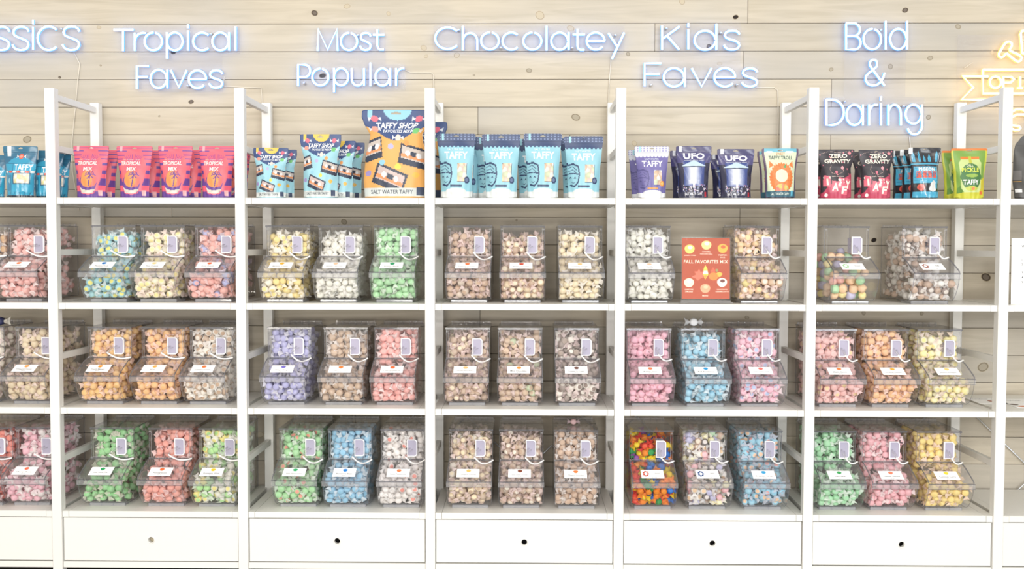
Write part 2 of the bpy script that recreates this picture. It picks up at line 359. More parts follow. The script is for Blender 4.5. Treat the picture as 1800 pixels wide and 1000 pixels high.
# glyph strokes in a box x 0..1 (left-right), y 0..1 (bottom-top)
def g_o(): return [arc(.5, .5, .5, .5, 90, 435, 28)]
def g_c(): return [arc(.5, .5, .5, .5, 48, 312, 20)]
S_PTS = [(.97, .80), (.90, .91), (.75, .98), (.52, 1.0), (.28, .97), (.12, .87), (.08, .74), (.15, .63), (.32, .56), (.55, .50), (.78, .43), (.93, .34), (.97, .22), (.88, .08), (.70, .015), (.48, 0), (.25, .03), (.09, .13), (.03, .24)]
G = {
 's': [S_PTS], 'o': g_o(), 'c': g_c(), 'C': [arc(.52, .5, .52, .5, 42, 318, 24)], 'l': [[(.5, 1), (.5, 0)]],
 'i': [[(.5, .76), (.5, 0)], [(.5, 1), (.5, .86)]],
 'T': [[(0, 1), (1, 1)], [(.47, 1), (.47, 0)]],
 'r': [[(0, 1), (0, 0)], [(0, .55), (.12, .78), (.38, .94), (.68, 1), (1, 1)]],
 'a': [arc(.48, .5, .48, .5, 0, 350, 26), [(1, 1), (1, 0)]],
 'F': [[(1, 1), (0, 1), (0, 0)], [(0, .53), (.9, .53)]],
 'v': [[(0, 1), (.5, 0), (1, 1)]],
 'e': [[(.03, .5), (1, .5)] + arc(.5, .5, .5, .5, 5, 318, 24)[0:]],
 'M': [[(0, 0), (.03, 1), (.5, .05), (.97, 1), (1, 0)]],
 't': [[(.38, 1), (.38, .2), (.46, .06), (.62, 0), (.95, .0)], [(0, .74), (1, .74)]],
 'P': [[(0, 0), (0, 1), (.55, 1)] + arc(.55, .71, .45, .29, 90, -90, 10) + [(0, .42)]],
 'u': [[(0, 1), (0, .42)] + arc(.48, .42, .48, .42, 180, 345, 12), [(1, 1), (1, 0)]],
 'h': [[(0, 1), (0, 0)], [(0, .38)] + arc(.5, .38, .5, .34, 180, 0, 12) + [(1, 0)]],
 'n': [[(0, 1), (0, 0)], [(0, .55)] + arc(.5, .55, .5, .45, 175, 0, 12) + [(1, 0)]],
 'y': [[(0, .98), (.57, .46)], [(1, 1), (.22, 0)]],
 'K': [[(0, 1), (0, 0)], [(1, .96), (.05, .46)], [(.28, .58), (1, 0)]],
 'B': [[(0, 1), (.55, 1)] + arc(.55, .76, .40, .24, 90, -90, 9) + [(0, .52), (.58, .52)] + arc(.58, .26, .42, .26, 90, -90, 9) + [(0, 0), (0, 1)]],
 'D': [[(0, 1), (.3, 1)] + arc(.3, .5, .7, .5, 90, -90, 18) + [(0, 0), (0, 1)]],
 '&': [[(1, .48), (.93, .30), (.78, .12), (.58, .02), (.36, 0), (.14, .06), (.02, .20), (.04, .36), (.18, .48), (.40, .60), (.60, .74), (.62, .90), (.50, .99), (.36, .99), (.24, .90), (.24, .78), (.36, .64), (1, 0)]],
}
def lower_with_stem(kind, box, stem):
    return kind, box, stem
SIGNY = 0.462
def neon_sign(words, label, panel, standoffs, cable, core, sleeve, extra=None):
    """words: list of (word name, [(glyph, x0,y0,x1,y1)]) in photo pixels on the sign plane"""
    c = at((panel[0][0] + panel[0][2]) / 2, panel[0][3], SIGNY)
    root = empty('neon_sign', c); tag(root, label, 'neon sign', 'neon signs on the plank wall')
    def W(px, py, dy=0.0):
        q = at(px, py, SIGNY); return (q.x - c.x, dy, q.z - c.z)
    for x0, y0, x1, y1 in panel:
        m = MB(); a_, b_ = W(x0, y0), W(x1, y1); m.box(a_[0], b_[0], 0.014, 0.018, b_[2], a_[2]); m.build('acrylic_panel', SIGNACR, root)
    for gl, x0, y0, x1, y1 in words:
        strokes = gl if isinstance(gl, list) else G[gl]
        mc = MB(); ms = MB()
        for st in strokes:
            pts = [(x0 + (x1 - x0) * u, y1 + (y0 - y1) * v) for u, v in st]
            mc.tube([W(px, py, 0.0) for px, py in pts], 0.0042, 8); ms.tube([W(px, py, 0.0065) for px, py in pts], 0.0064, 8)
        o = mc.build('letter', core, root, True); ms.build('sleeve', sleeve, o, True)
    for px, py in standoffs:
        m = MB(); q = W(px, py); m.tube([(q[0], 0.034, q[2]), (q[0], 0.0, q[2]), (q[0], -0.004, q[2])], [0.006, 0.006, 0.004], 10); m.build('standoff', CHROME, root, True)
    for cb in cable:
        m = MB(); m.tube([W(px, py, 0.03) for px, py in cb], 0.0022, 6); m.build('cable', CLEARCABLE, root, True)
    return root
bl = (NEON_B, NEON_BB)
def stem_p(b, y1): return b
P_LOW = [[(0, 1), (0, 0)], [(0, .62 + .02)]]
def p_glyph(h):  # descender share h
    k = h; return [[(0, 1), (0, 0)], [(0.02, k + (1 - k) * .5)] + [(x, k + (1 - k) * y) for x, y in arc(.5, .5, .5, .5, 175, -175, 24)]]
def d_glyph(h): return [[(1, 1), (1, 0)], [(x, y * h) for x, y in arc(.48, .5, .48, .5, 5, 355, 24)]]
G_G = [[(1, 1), (1, .32)] + [(x, y) for x, y in arc(.55, .30, .45, .30, 0, -160, 12)], [(x, .36 + .64 * y) for x, y in arc(.48, .5, .48, .5, 5, 355, 24)]]
neon_sign([('C', -104, 42, -64, 88), ('l', -58, 42, -50, 88), ('a', -48, 47, -18, 88), ('s', -13, 47, 17, 88), ('s', 21, 47, 51, 88), ('i', 54, 35, 62, 87), ('c', 66, 46.5, 105, 88), ('s', 109, 46.5, 140, 88)],
          'blue-white neon word Classics cut off at the picture edge', [(-112, 44, 143, 94)], [(107, 50)], [[(125, 90), (135, 110), (131, 145), (127, 190), (121, 250), (122, 300), (134, 370)]], *bl)
neon_sign([('T', 200, 52, 234, 89.5), ('r', 236.6, 57.7, 256, 89), ('o', 254, 57.2, 284.7, 88.4), (p_glyph(.31), 293.3, 57, 321, 102.7), ('i', 326, 43, 335, 88.4), ('c', 339.3, 57.2, 371, 88.4), ('a', 373, 57, 402.5, 88.4), ('l', 410, 46.8, 418, 88.4),
           ('F', 240.5, 116, 261.3, 156), ('a', 264.4, 122.5, 294, 154.7), ('v', 300.3, 123.5, 328, 153.4), ('e', 331.5, 123.5, 362.2, 154.7), ('s', 367, 123.5, 391.3, 154)],
          'blue-white neon sign reading Tropical Faves in two lines', [(214, 44, 420, 94), (240, 94, 389, 161)], [(254, 57), (370, 59), (329, 151)], [[(391, 133), (389, 150), (430, 152), (456, 153), (457, 165), (458, 195)]], *bl)
neon_sign([('M', 558.3, 51.2, 593.4, 89), ('o', 599, 57.7, 627.7, 87.9), ('s', 632.4, 57.7, 652, 87.9), ('t', 655.8, 52, 675.3, 87),
           ('P', 523.7, 113.6, 545.3, 150.8), ('o', 548.7, 120.4, 577.3, 150), (p_glyph(.28), 587, 119.6, 612, 161.7), ('u', 618, 120, 639.7, 150.3), ('l', 647, 110.5, 655, 150.8), ('a', 659.7, 120, 685.7, 150.3), ('r', 696, 120, 710.4, 150.3)],
          'blue-white neon sign reading Most Popular in two lines', [(558, 48, 677, 112), (521, 112, 712, 158)], [(629, 61), (534, 146), (658, 147)], [[(710, 121), (722, 126), (757, 126), (761, 130), (761, 180)]], *bl)
neon_sign([('C', 765, 48, 807, 86), ('h', 813.6, 46.3, 839, 87.9), ('o', 845.6, 56.7, 876.8, 86.5), ('c', 883.3, 57, 914.7, 87), ('o', 919.7, 57, 951.7, 87), ('l', 956.6, 45.8, 964.6, 88.3), ('a', 969, 57, 999.6, 87.3), ('t', 1007, 51, 1028, 87.5), ('e', 1031.4, 57, 1062.8, 87), ('y', 1069.7, 57.5, 1097.2, 103.3)],
          'long blue-white neon sign reading Chocolatey', [(762, 44, 1098, 94)], [(806, 52), (880, 84), (1006, 84), (1082, 61)], [[(1075, 103), (1072, 140), (1070, 180)]], *bl)
neon_sign([('K', 1163.9, 45, 1194, 87), ('i', 1206, 41, 1214, 86), (d_glyph(.74), 1221, 42, 1259.4, 87.3), ('s', 1272, 53.6, 1300.8, 87),
           ('F', 1133.3, 111.3, 1162, 151.4), ('a', 1166.7, 119.5, 1203.8, 152), ('v', 1216, 120, 1250.8, 152), ('e', 1255.8, 119.4, 1292.5, 152), ('s', 1303.6, 120, 1332, 152)],
          'blue-white neon sign reading Kids Faves in two lines', [(1161, 40, 1303, 116), (1131, 116, 1334, 158)], [(1172, 49), (1268, 57), (1145, 149), (1296, 149)], [[(1330, 152), (1364, 152), (1370, 157), (1371, 200), (1370, 260)]], *bl)
neon_sign([('B', 1487.4, 41, 1513, 87), ('o', 1517.9, 50.7, 1549, 86.6), ('l', 1553, 37.2, 1561, 86.6), (d_glyph(.73), 1564.7, 37.2, 1594.8, 86.6), ('&', 1521, 104.5, 1555, 150.3),
           ('D', 1452.8, 174.8, 1483.5, 219.8), ('a', 1488, 184, 1517, 219.8), ('r', 1527.8, 184, 1542, 220), ('i', 1545, 169.6, 1553, 220), ('n', 1561.6, 184, 1583.7, 220), (G_G, 1592, 184, 1620.9, 236)],
          'blue-white neon sign reading Bold and Daring in three lines', [(1482, 36, 1597, 90), (1486, 90, 1593, 170), (1447, 170, 1626, 228)], [(1549, 52), (1486, 178), (1589, 186)], [[(1603, 238), (1605, 262), (1605, 300), (1606, 360)]], *bl)
def z5(pts): return [(1660 + x / 4.762, 30 + y / 4.762) for x, y in pts]
def raw(pts, box=(1660, 30, 1960, 330)):
    x0, y0, x1, y1 = box; return [((px - x0) / (x1 - x0), (y1 - py) / (y1 - y0)) for px, py in z5(pts)]
yb = (1660, 30, 1960, 330)
ybox = lambda st: (st,) + yb
tshape = [(505, 225), (520, 210), (545, 205), (564, 218), (566, 240), (548, 268), (552, 282), (630, 318), (648, 338), (642, 362), (622, 373), (600, 366), (525, 305), (510, 310), (498, 328), (478, 337), (460, 328), (456, 308), (505, 225)]
neon_sign([ybox([raw(tshape)]), ybox([raw([(655, 305), (646, 220), (640, 140), (650, 116), (672, 112), (760, 130), (800, 200), (790, 300), (655, 305)])]),
           ybox([raw([(365, 497), (155, 495), (243, 590), (145, 690), (290, 690), (470, 690)])]),
           ybox([raw([(325, 440), (325, 640), (1000, 640), (1000, 440), (325, 440)])]),
           ybox([raw([(428 + 48 * math.cos(a), 545 + 48 * math.sin(a)) for a in [i * 6.2832 / 20 for i in range(21)]])]),
           ybox([raw([(495, 600), (495, 500), (560, 500), (585, 520), (560, 545), (495, 548)])]),
           ybox([raw([(635, 500), (635, 592)]), raw([(612, 594), (656, 594)])]), ybox([raw([(690, 596), (690, 500), (740, 596), (740, 500)])]),
           ybox([raw([(555, 930), (560, 905), (600, 908), (625, 912), (638, 928), (625, 945), (590, 946), (560, 930), (550, 870), (570, 835), (610, 815), (667, 815), (720, 840)]), raw([(570, 790), (600, 773), (650, 772), (720, 800)])])],
          'warm yellow neon logo with a ribbon banner beside the front post', [(1686, 60, 1880, 235)], [], [[(1700, 118), (1714, 108)]], NEON_Y, NEON_YB)

# ------------------------------------------------------------------ candy bins
BW = 0.2; HT = 0.341; BD = 0.387; TH = 0.003
FRONT = [(0.082, 0.014), (0.066, 0.017), (0.05, 0.026), (0.034, 0.044), (0.020, 0.066), (0.009, 0.092), (0.003, 0.116), (0.0, 0.136)]
FLAP = [(0.0, 0.137), (0.012, 0.147), (0.05, 0.167), (0.09, 0.187), (0.12, 0.197), (0.137, 0.2)]
def strip(m, pts, x0, x1, th, side=1):
    """panel following a y,z path, width x0..x1, thickness th to one side; faces acrylic, rim faces edge material"""
    n = len(pts); off = []
    for i in range(n):
        a_ = Vector(pts[max(i - 1, 0)]); b_ = Vector(pts[min(i + 1, n - 1)]); t = (b_ - a_).normalized(); off.append((pts[i][0] - t.y * th * side, pts[i][1] + t.x * th * side))
    vs = []
    for x in (x0, x1):
        vs += [(x, y, z) for y, z in pts] + [(x, y, z) for y, z in off]
    A, B_, C, D = 0, n, 2 * n, 3 * n
    fs0 = []; fs1 = []
    for i in range(n - 1):
        fs0 += [(A + i, A + i + 1, C + i + 1, C + i), (B_ + i, D + i, D + i + 1, B_ + i + 1)]
        fs1 += [(A + i, B_ + i, B_ + i + 1, A + i + 1), (C + i, C + i + 1, D + i + 1, D + i)]
    fs1 += [(A, C, D, B_), (A + n - 1, B_ + n - 1, D + n - 1, C + n - 1)]
    o = len(m.v); m.v += vs
    for fs, mi in ((fs0, 0), (fs1, 1)):
        m.f += [tuple(i + o for i in f) for f in fs]; m.m += [mi] * len(fs)
def bin_meshes():
    D = {}
    m = MB(); prof = FRONT + FLAP[1:] + [(0.137, HT), (BD, HT), (BD, 0.014)]
    n = len(prof)
    for x0, x1 in ((-BW / 2, -BW / 2 + TH), (BW / 2 - TH, BW / 2)):
        o = len(m.v); m.v += [(x0, y, z) for y, z in prof] + [(x1, y, z) for y, z in prof]
        m.f += [tuple(o + i for i in range(n)), tuple(o + n + i for i in range(n - 1, -1, -1))]; m.m += [0, 0]
        m.f += [(o + i, o + i + n, o + (i + 1) % n + n, o + (i + 1) % n) for i in range(n)]; m.m += [1] * n
    xi = BW / 2 - TH - 0.0003
    strip(m, [(BD, 0.014)] + FRONT, -xi, xi, TH, 1)
    strip(m, [(BD, 0.014), (BD, HT)], -xi, xi, TH, 1)
    strip(m, [(0.137, 0.2), (0.137, HT)], -xi, xi, TH, -1)
    D['tub'] = m.mesh('tub', [ACRYL, EDGE])
    # corner ribs of the upper box
    m = MB()
    for s in (-1, 1):
        m.box(s * 0.0885 - 0.0012, s * 0.0885 + 0.0012, 0.1335, 0.1365, 0.205, HT - 0.008)
        m.box(s * 0.094 - 0.004, s * 0.094 + 0.004, 0.131, 0.1365, HT - 0.016, HT - 0.009)
        m.box(s * 0.095 - 0.004, s * 0.095 + 0.004, 0.129, 0.1365, 0.2, 0.209)
    m.box(-0.088, 0.088, 0.1345, 0.1365, 0.207, 0.2105)
    D['corner_rib'] = m.mesh('corner_rib', LIP)
    m = MB(); strip(m, [(y, z + 0.0008) for y, z in FLAP], -BW / 2 + 0.002, BW / 2 - 0.002, 0.003, 1); 
    D['flap'] = m.mesh('flap', [FLAPM, EDGE])
    m = MB(); m.tube([(-BW / 2 - 0.001, 0.1325, 0.2035), (BW / 2 + 0.001, 0.1325, 0.2035)], 0.0024, 6); D['hinge_rod'] = m.mesh('hinge_rod', EDGE, True)
    for s in (-1, 1):
        m = MB(); m.tube([(s * (BW / 2 - 0.001), y, z + 0.004) for y, z in FLAP], 0.0022, 6); D['flap_edge%d' % s] = m.mesh('flap_edge', EDGE, True)
    m = MB(); m.box(-BW / 2 - 0.002, BW / 2 + 0.002, -0.005, -0.0005, 0.114, 0.134); m.tube([(-BW / 2 - 0.002, -0.003, 0.1355), (BW / 2 + 0.002, -0.003, 0.1355)], 0.0024, 6, 1); m.box(-BW / 2 - 0.002, BW / 2 + 0.002, -0.0055, -0.0005, 0.1128, 0.1142, 1)
    D['front_lip'] = m.mesh('front_lip', [LIP, EDGE])
    m = MB(); m.box(-BW / 2 - 0.0015, BW / 2 + 0.0015, 0.131, BD + 0.004, HT + 0.0005, HT + 0.004); o = len(m.m)
    m.m[-4:] = [1] * 4; m.box(-BW / 2 - 0.0015, BW / 2 + 0.0015, 0.1305, 0.1325, HT - 0.004, HT + 0.0002, 1)
    D['lid'] = m.mesh('lid', [ACRYL_LID, EDGE])
    m = MB(); m.tube([(-BW / 2 + 0.006, BD + 0.002, HT + 0.009), (BW / 2 - 0.006, BD + 0.002, HT + 0.009)], 0.0055, 10)
    for i in range(7): x = -0.09 + i * 0.03; m.box(x - 0.0015, x + 0.0015, BD - 0.006, BD + 0.008, HT + 0.004, HT + 0.0155)
    D['hinge'] = m.mesh('hinge', LIP)
    m = MB(); m.box(-0.081, 0.081, 0.075, 0.19, 0.0, 0.0125)
    D['foot'] = m.mesh('foot', [FOOT])
    m = MB()
    for x in (-0.0805, -0.027, 0.027, 0.0805): m.box(x - 0.0008, x + 0.0008, 0.0738, 0.0749, 0.0, 0.0125)
    m.box(-0.081, 0.081, 0.0738, 0.0749, 0.0112, 0.0128)
    D['foot_edge'] = m.mesh('foot_edge', pbr('foot_line', (120, 122, 130), 0.5))
    # scoop stored in a slot of the upper pane
    def drect(x0, x1, z0, z1, r):
        return [(x0, z0)] + [(x1 - r + r * math.cos(a), z0 + r + r * math.sin(a)) for a in [(-90 + 15 * i) * math.pi / 180 for i in range(7)]] + [(x1 - r + r * math.cos(a), z1 - r + r * math.sin(a)) for a in [15 * i * math.pi / 180 for i in range(7)]] + [(x0, z1)]
    zc0, zc1 = 0.219, 0.297
    m = MB(); out = drect(0.021, 0.067, zc0, zc1, 0.013); inn = drect(0.0246, 0.0634, zc0 + 0.0036, zc1 - 0.0036, 0.0105); n = len(out)
    for y in (0.127, 0.1365): m.add([(x, y, z) for x, z in out] + [(x, y, z) for x, z in inn], [(i, (i + 1) % n, (i + 1) % n + n, i + n) for i in range(n)])
    for q in (out, inn): m.add([(x, 0.127, z) for x, z in q] + [(x, 0.1365, z) for x, z in q], [(i, (i + 1) % n, (i + 1) % n + n, i + n) for i in range(n)])
    D['scoop_rim'] = m.mesh('scoop_rim', SCOOPFRAME)
    m = MB(); m.prism(inn, 0.131, 0.134); m.box(0.026, 0.062, 0.142, 0.2, zc0 + 0.005, zc1 - 0.005)
    D['scoop_bowl'] = m.mesh('scoop_bowl', SCOOPPANE)
    for v, (hx, hz, sag) in enumerate(((0.006, 0.232, 0.018), (0.018, 0.226, 0.028), (0.036, 0.232, 0.020))):
        m = MB(); m.tube([(0.034, 0.13, 0.258), (0.024 + 0.3 * (hx - 0.024), 0.105, 0.25), (hx, 0.088, hz)], 0.0035, 6); m.tube([(0.046, 0.13, 0.252), (0.036 + 0.3 * (hx - 0.024), 0.105, 0.246), (hx + 0.003, 0.088, hz)], 0.0025, 6)
        D['scoop_handle%d' % v] = m.mesh('scoop_handle', LIP, True)
        pts = []
        for i in range(13):
            t = i / 12; pts.append((hx + (0.103 - hx) * t, 0.088 + 0.034 * t, hz + (0.206 - hz) * t - sag * math.sin(math.pi * t) * (1 - 0.25 * t)))
        m = MB(); m.tube(pts, 0.0036, 7); D['tether%d' % v] = m.mesh('tether', TETHER, True)
    m = MB()
    sl = math.atan2(0.02, 0.038); cs, sn = math.cos(sl), math.sin(sl)
    y0, z0 = 0.004, 0.1475
    D['card_frame'] = (y0, z0, cs, sn)
    def cp(x, s_, h): return (x, y0 + s_ * cs - h * sn, z0 + s_ * sn + h * cs)
    D['cp'] = cp
    cw = 0.0505; cx = -0.007
    m.add([cp(cx - cw, 0.008, 0.0035), cp(cx + cw, 0.008, 0.0035), cp(cx + cw, 0.062, 0.0035), cp(cx - cw, 0.062, 0.0035), cp(cx - cw, 0.008, 0.0028), cp(cx + cw, 0.008, 0.0028), cp(cx + cw, 0.062, 0.0028), cp(cx - cw, 0.062, 0.0028)],
          [(0, 1, 2, 3), (7, 6, 5, 4), (0, 4, 5, 1), (1, 5, 6, 2), (2, 6, 7, 3), (3, 7, 4, 0)])
    D['label_card'] = m.mesh('label_card', CARD)
    return D
BM = bin_meshes()

# wrapped taffy template (triangles) : verts, tris, class per tri (0 body, 1 end spot, 2 wrapper)
def taffy_template(r=0.0163, ln=0.0285, fans=True, seg=8):
    V = []; T = []; K = []
    xs = [(-ln / 2, 0.0), (-ln / 2, r * 0.62), (-ln * 0.42, r * 0.9), (0, r * 1.03), (ln * 0.42, r * 0.9), (ln / 2, r * 0.62), (ln / 2, 0.0)]
    ids = []
    for x, rr in xs:
        if rr == 0: ids.append([len(V)]); V.append((x, 0, 0))
        else:
            ids.append(list(range(len(V), len(V) + seg)))
            for j in range(seg): a = 2 * math.pi * j / seg; V.append((x, rr * math.cos(a), rr * 0.93 * math.sin(a)))
    for q in range(len(ids) - 1):
        A, B_ = ids[q], ids[q + 1]; spot = q in (0, len(ids) - 2)
        for j in range(seg):
            if len(A) == 1: T.append((A[0], B_[(j + 1) % seg], B_[j])); K.append(1)
            elif len(B_) == 1: T.append((A[j], A[(j + 1) % seg], B_[0])); K.append(1)
            else:
                T += [(A[j], A[(j + 1) % seg], B_[(j + 1) % seg]), (A[j], B_[(j + 1) % seg], B_[j])]; K += [0, 0]
    if fans:
        for s in (-1, 1):
            n = 6; base = len(V)
            for j in range(n): a = 2 * math.pi * j / n; V.append((0.001 * s, (r + 0.0046) * math.cos(a) * 0.0 + s * (ln * 0.36), 0)) if False else V.append((s * (ln * 0.46), 0.0045 * math.cos(a), 0.0045 * math.sin(a)))
            for j in range(n): a = 2 * math.pi * j / n; k = 1.0 if j % 2 else 0.55; V.append((s * (ln * 0.5 + (0.017 if j % 2 else 0.012)), 0.018 * k * math.cos(a), 0.018 * k * math.sin(a)))
            for j in range(n):
                a_, b_, c_, d_ = base + j, base + (j + 1) % n, base + n + (j + 1) % n, base + n + j
                T += [(a_, b_, c_), (a_, c_, d_)]; K += [2, 2]
    return np.array(V), np.array(T), np.array(K)
TPL = taffy_template(); TPL_SIDE = None; TPL_BALL = taffy_template(0.019, 0.033, False, 10)
# twist fans leave from the sides in wrapped taffy: rotate the fans so that their axis lies across the disc
def cross_fans(tpl, ln=0.0275, r=0.0148):
    V, T, K = tpl; V = V.copy(); nb = len(V) - 24
    f = V[nb:].copy(); f[:, [0, 1]] = f[:, [1, 0]] * [1, 1]; f[:, 1] *= 1.08
    V[nb:] = f; return V, T, K
TPL = cross_fans(TPL)
def rand_rot(n, rng, bias=0.55):
    """random rotations; with share bias the disc axis points roughly at the viewer (-y)"""
    ax = rng.normal(size=(n, 3)); ax /= np.linalg.norm(ax, axis=1, keepdims=True)
    fw = rng.normal(size=(n, 3)) * 0.38 + np.array([0, -1.0, 0.12]); fw /= np.linalg.norm(fw, axis=1, keepdims=True)
    m = rng.random(n) < bias; ax[m] = fw[m]
    h = rng.normal(size=(n, 3)); y = np.cross(ax, h); y /= np.linalg.norm(y, axis=1, keepdims=True); z = np.cross(ax, y)
    return np.stack([ax, y, z], axis=2)
def tri_mesh(name, V, T, mi, colr, mats):
    me = bpy.data.meshes.new(name); nt_ = len(T)
    me.vertices.add(len(V)); me.vertices.foreach_set('co', np.ascontiguousarray(V, np.float32).ravel())
    me.loops.add(nt_ * 3); me.loops.foreach_set('vertex_index', np.ascontiguousarray(T, np.int32).ravel())
    me.polygons.add(nt_); me.polygons.foreach_set('loop_start', np.arange(0, nt_ * 3, 3, dtype=np.int32)); 
    me.polygons.foreach_set('material_index', np.ascontiguousarray(mi, np.int32)); me.polygons.foreach_set('use_smooth', np.asarray(mi) == 0)
    for m in mats: me.materials.append(m)
    ca = me.attributes.new('col', 'FLOAT_COLOR', 'CORNER'); arr = np.ones((nt_ * 3, 4), np.float32); arr[:, :3] = np.repeat(colr, 3, axis=0)
    ca.data.foreach_set('color', arr.ravel()); me.update(calc_edges=True); me.validate(); return me
fz = np.array([p[1] for p in FRONT + FLAP[1:]]); fy = np.array([p[0] for p in FRONT + FLAP[1:]])
def front_y(z): return np.where(z > 0.2, 0.140, np.interp(z, fz, fy))
def pack(T_, F_, rng, R_=0.0148, pitch=0.0315):
    """centres of candies lying behind the clear walls; T_ fill of upper box 0..1, F_ heap height at the front"""
    pts = []
    layer = 0; z = 0.018 + R_; dz = pitch * 0.84
    while z < HT - 0.012:
        oy = (layer % 2) * pitch * 0.5; y = 0.0 + oy
        while y < BD - R_:
            ox = ((layer + int(round((y - oy) / pitch))) % 2) * pitch * 0.5
            x = -BW / 2 + R_ + 0.004 + ox
            while x < BW / 2 - R_ - 0.002:
                pts.append((x, y, z)); x += pitch
            y += pitch
        z += dz; layer += 1
    p = np.array(pts); p += rng.normal(size=p.shape) * np.array([0.0042, 0.004, 0.0045])
    x, y, z = p.T
    x = np.clip(x, -BW / 2 + R_ * 1.02 + 0.003, BW / 2 - R_ * 1.02 - 0.003); y = np.minimum(y, BD - R_ - 0.006); z = np.clip(z, 0.017 + R_, HT - 0.016)
    fy_ = np.maximum(np.maximum(front_y(z - R_ * 0.75), front_y(z + R_ * 0.9)), front_y(z)) + R_ * 1.02
    y = np.where(y < fy_, y, y)
    ok = y >= fy_ - 0.010; y = np.maximum(y, fy_)
    top = 0.2 + T_ * 0.135
    heap = np.where(y < 0.15, F_ + (0.2 - F_) * np.clip(y / 0.15, 0, 1), top) - R_ * 0.6 + rng.normal(size=len(y)) * 0.006
    ok &= z <= heap
    dfront = y - fy_; dside = BW / 2 - np.abs(x) - R_; dtop = heap - z
    ok &= (dfront < 0.05) | (dside < 0.016) | (dtop < 0.03)
    return np.stack([x, y, z], 1)[ok], dfront[ok]
def candy_build(tpl, ctr, rot, cols, spots, wraps):
    V, T, K = tpl; n = len(ctr)
    VV = np.einsum('nij,vj->nvi', rot, V) + ctr[:, None, :]
    # wrappers are squashed flat against the bin walls
    VV[:, :, 0] = np.clip(VV[:, :, 0], -BW / 2 + TH + 0.001, BW / 2 - TH - 0.001); VV[:, :, 2] = np.clip(VV[:, :, 2], 0.0185, HT - 0.002)
    VV[:, :, 1] = np.clip(VV[:, :, 1], front_y(VV[:, :, 2]) + 0.0045, BD - TH - 0.001)
    TT = T[None] + (np.arange(n) * len(V))[:, None, None]
    C = np.empty((n, len(T), 3)); C[:] = cols[:, None, :]; C[:, K == 1] = spots[:, None, :]; C[:, K == 2] = wraps[:, None, :]
    MI = np.tile((K == 2).astype(int), n)
    return VV.reshape(-1, 3), TT.reshape(-1, 3), MI, C.reshape(-1, 3)

W_ = (250, 248, 246); PKW = (249, 230, 228); CRW = (236, 226, 214)
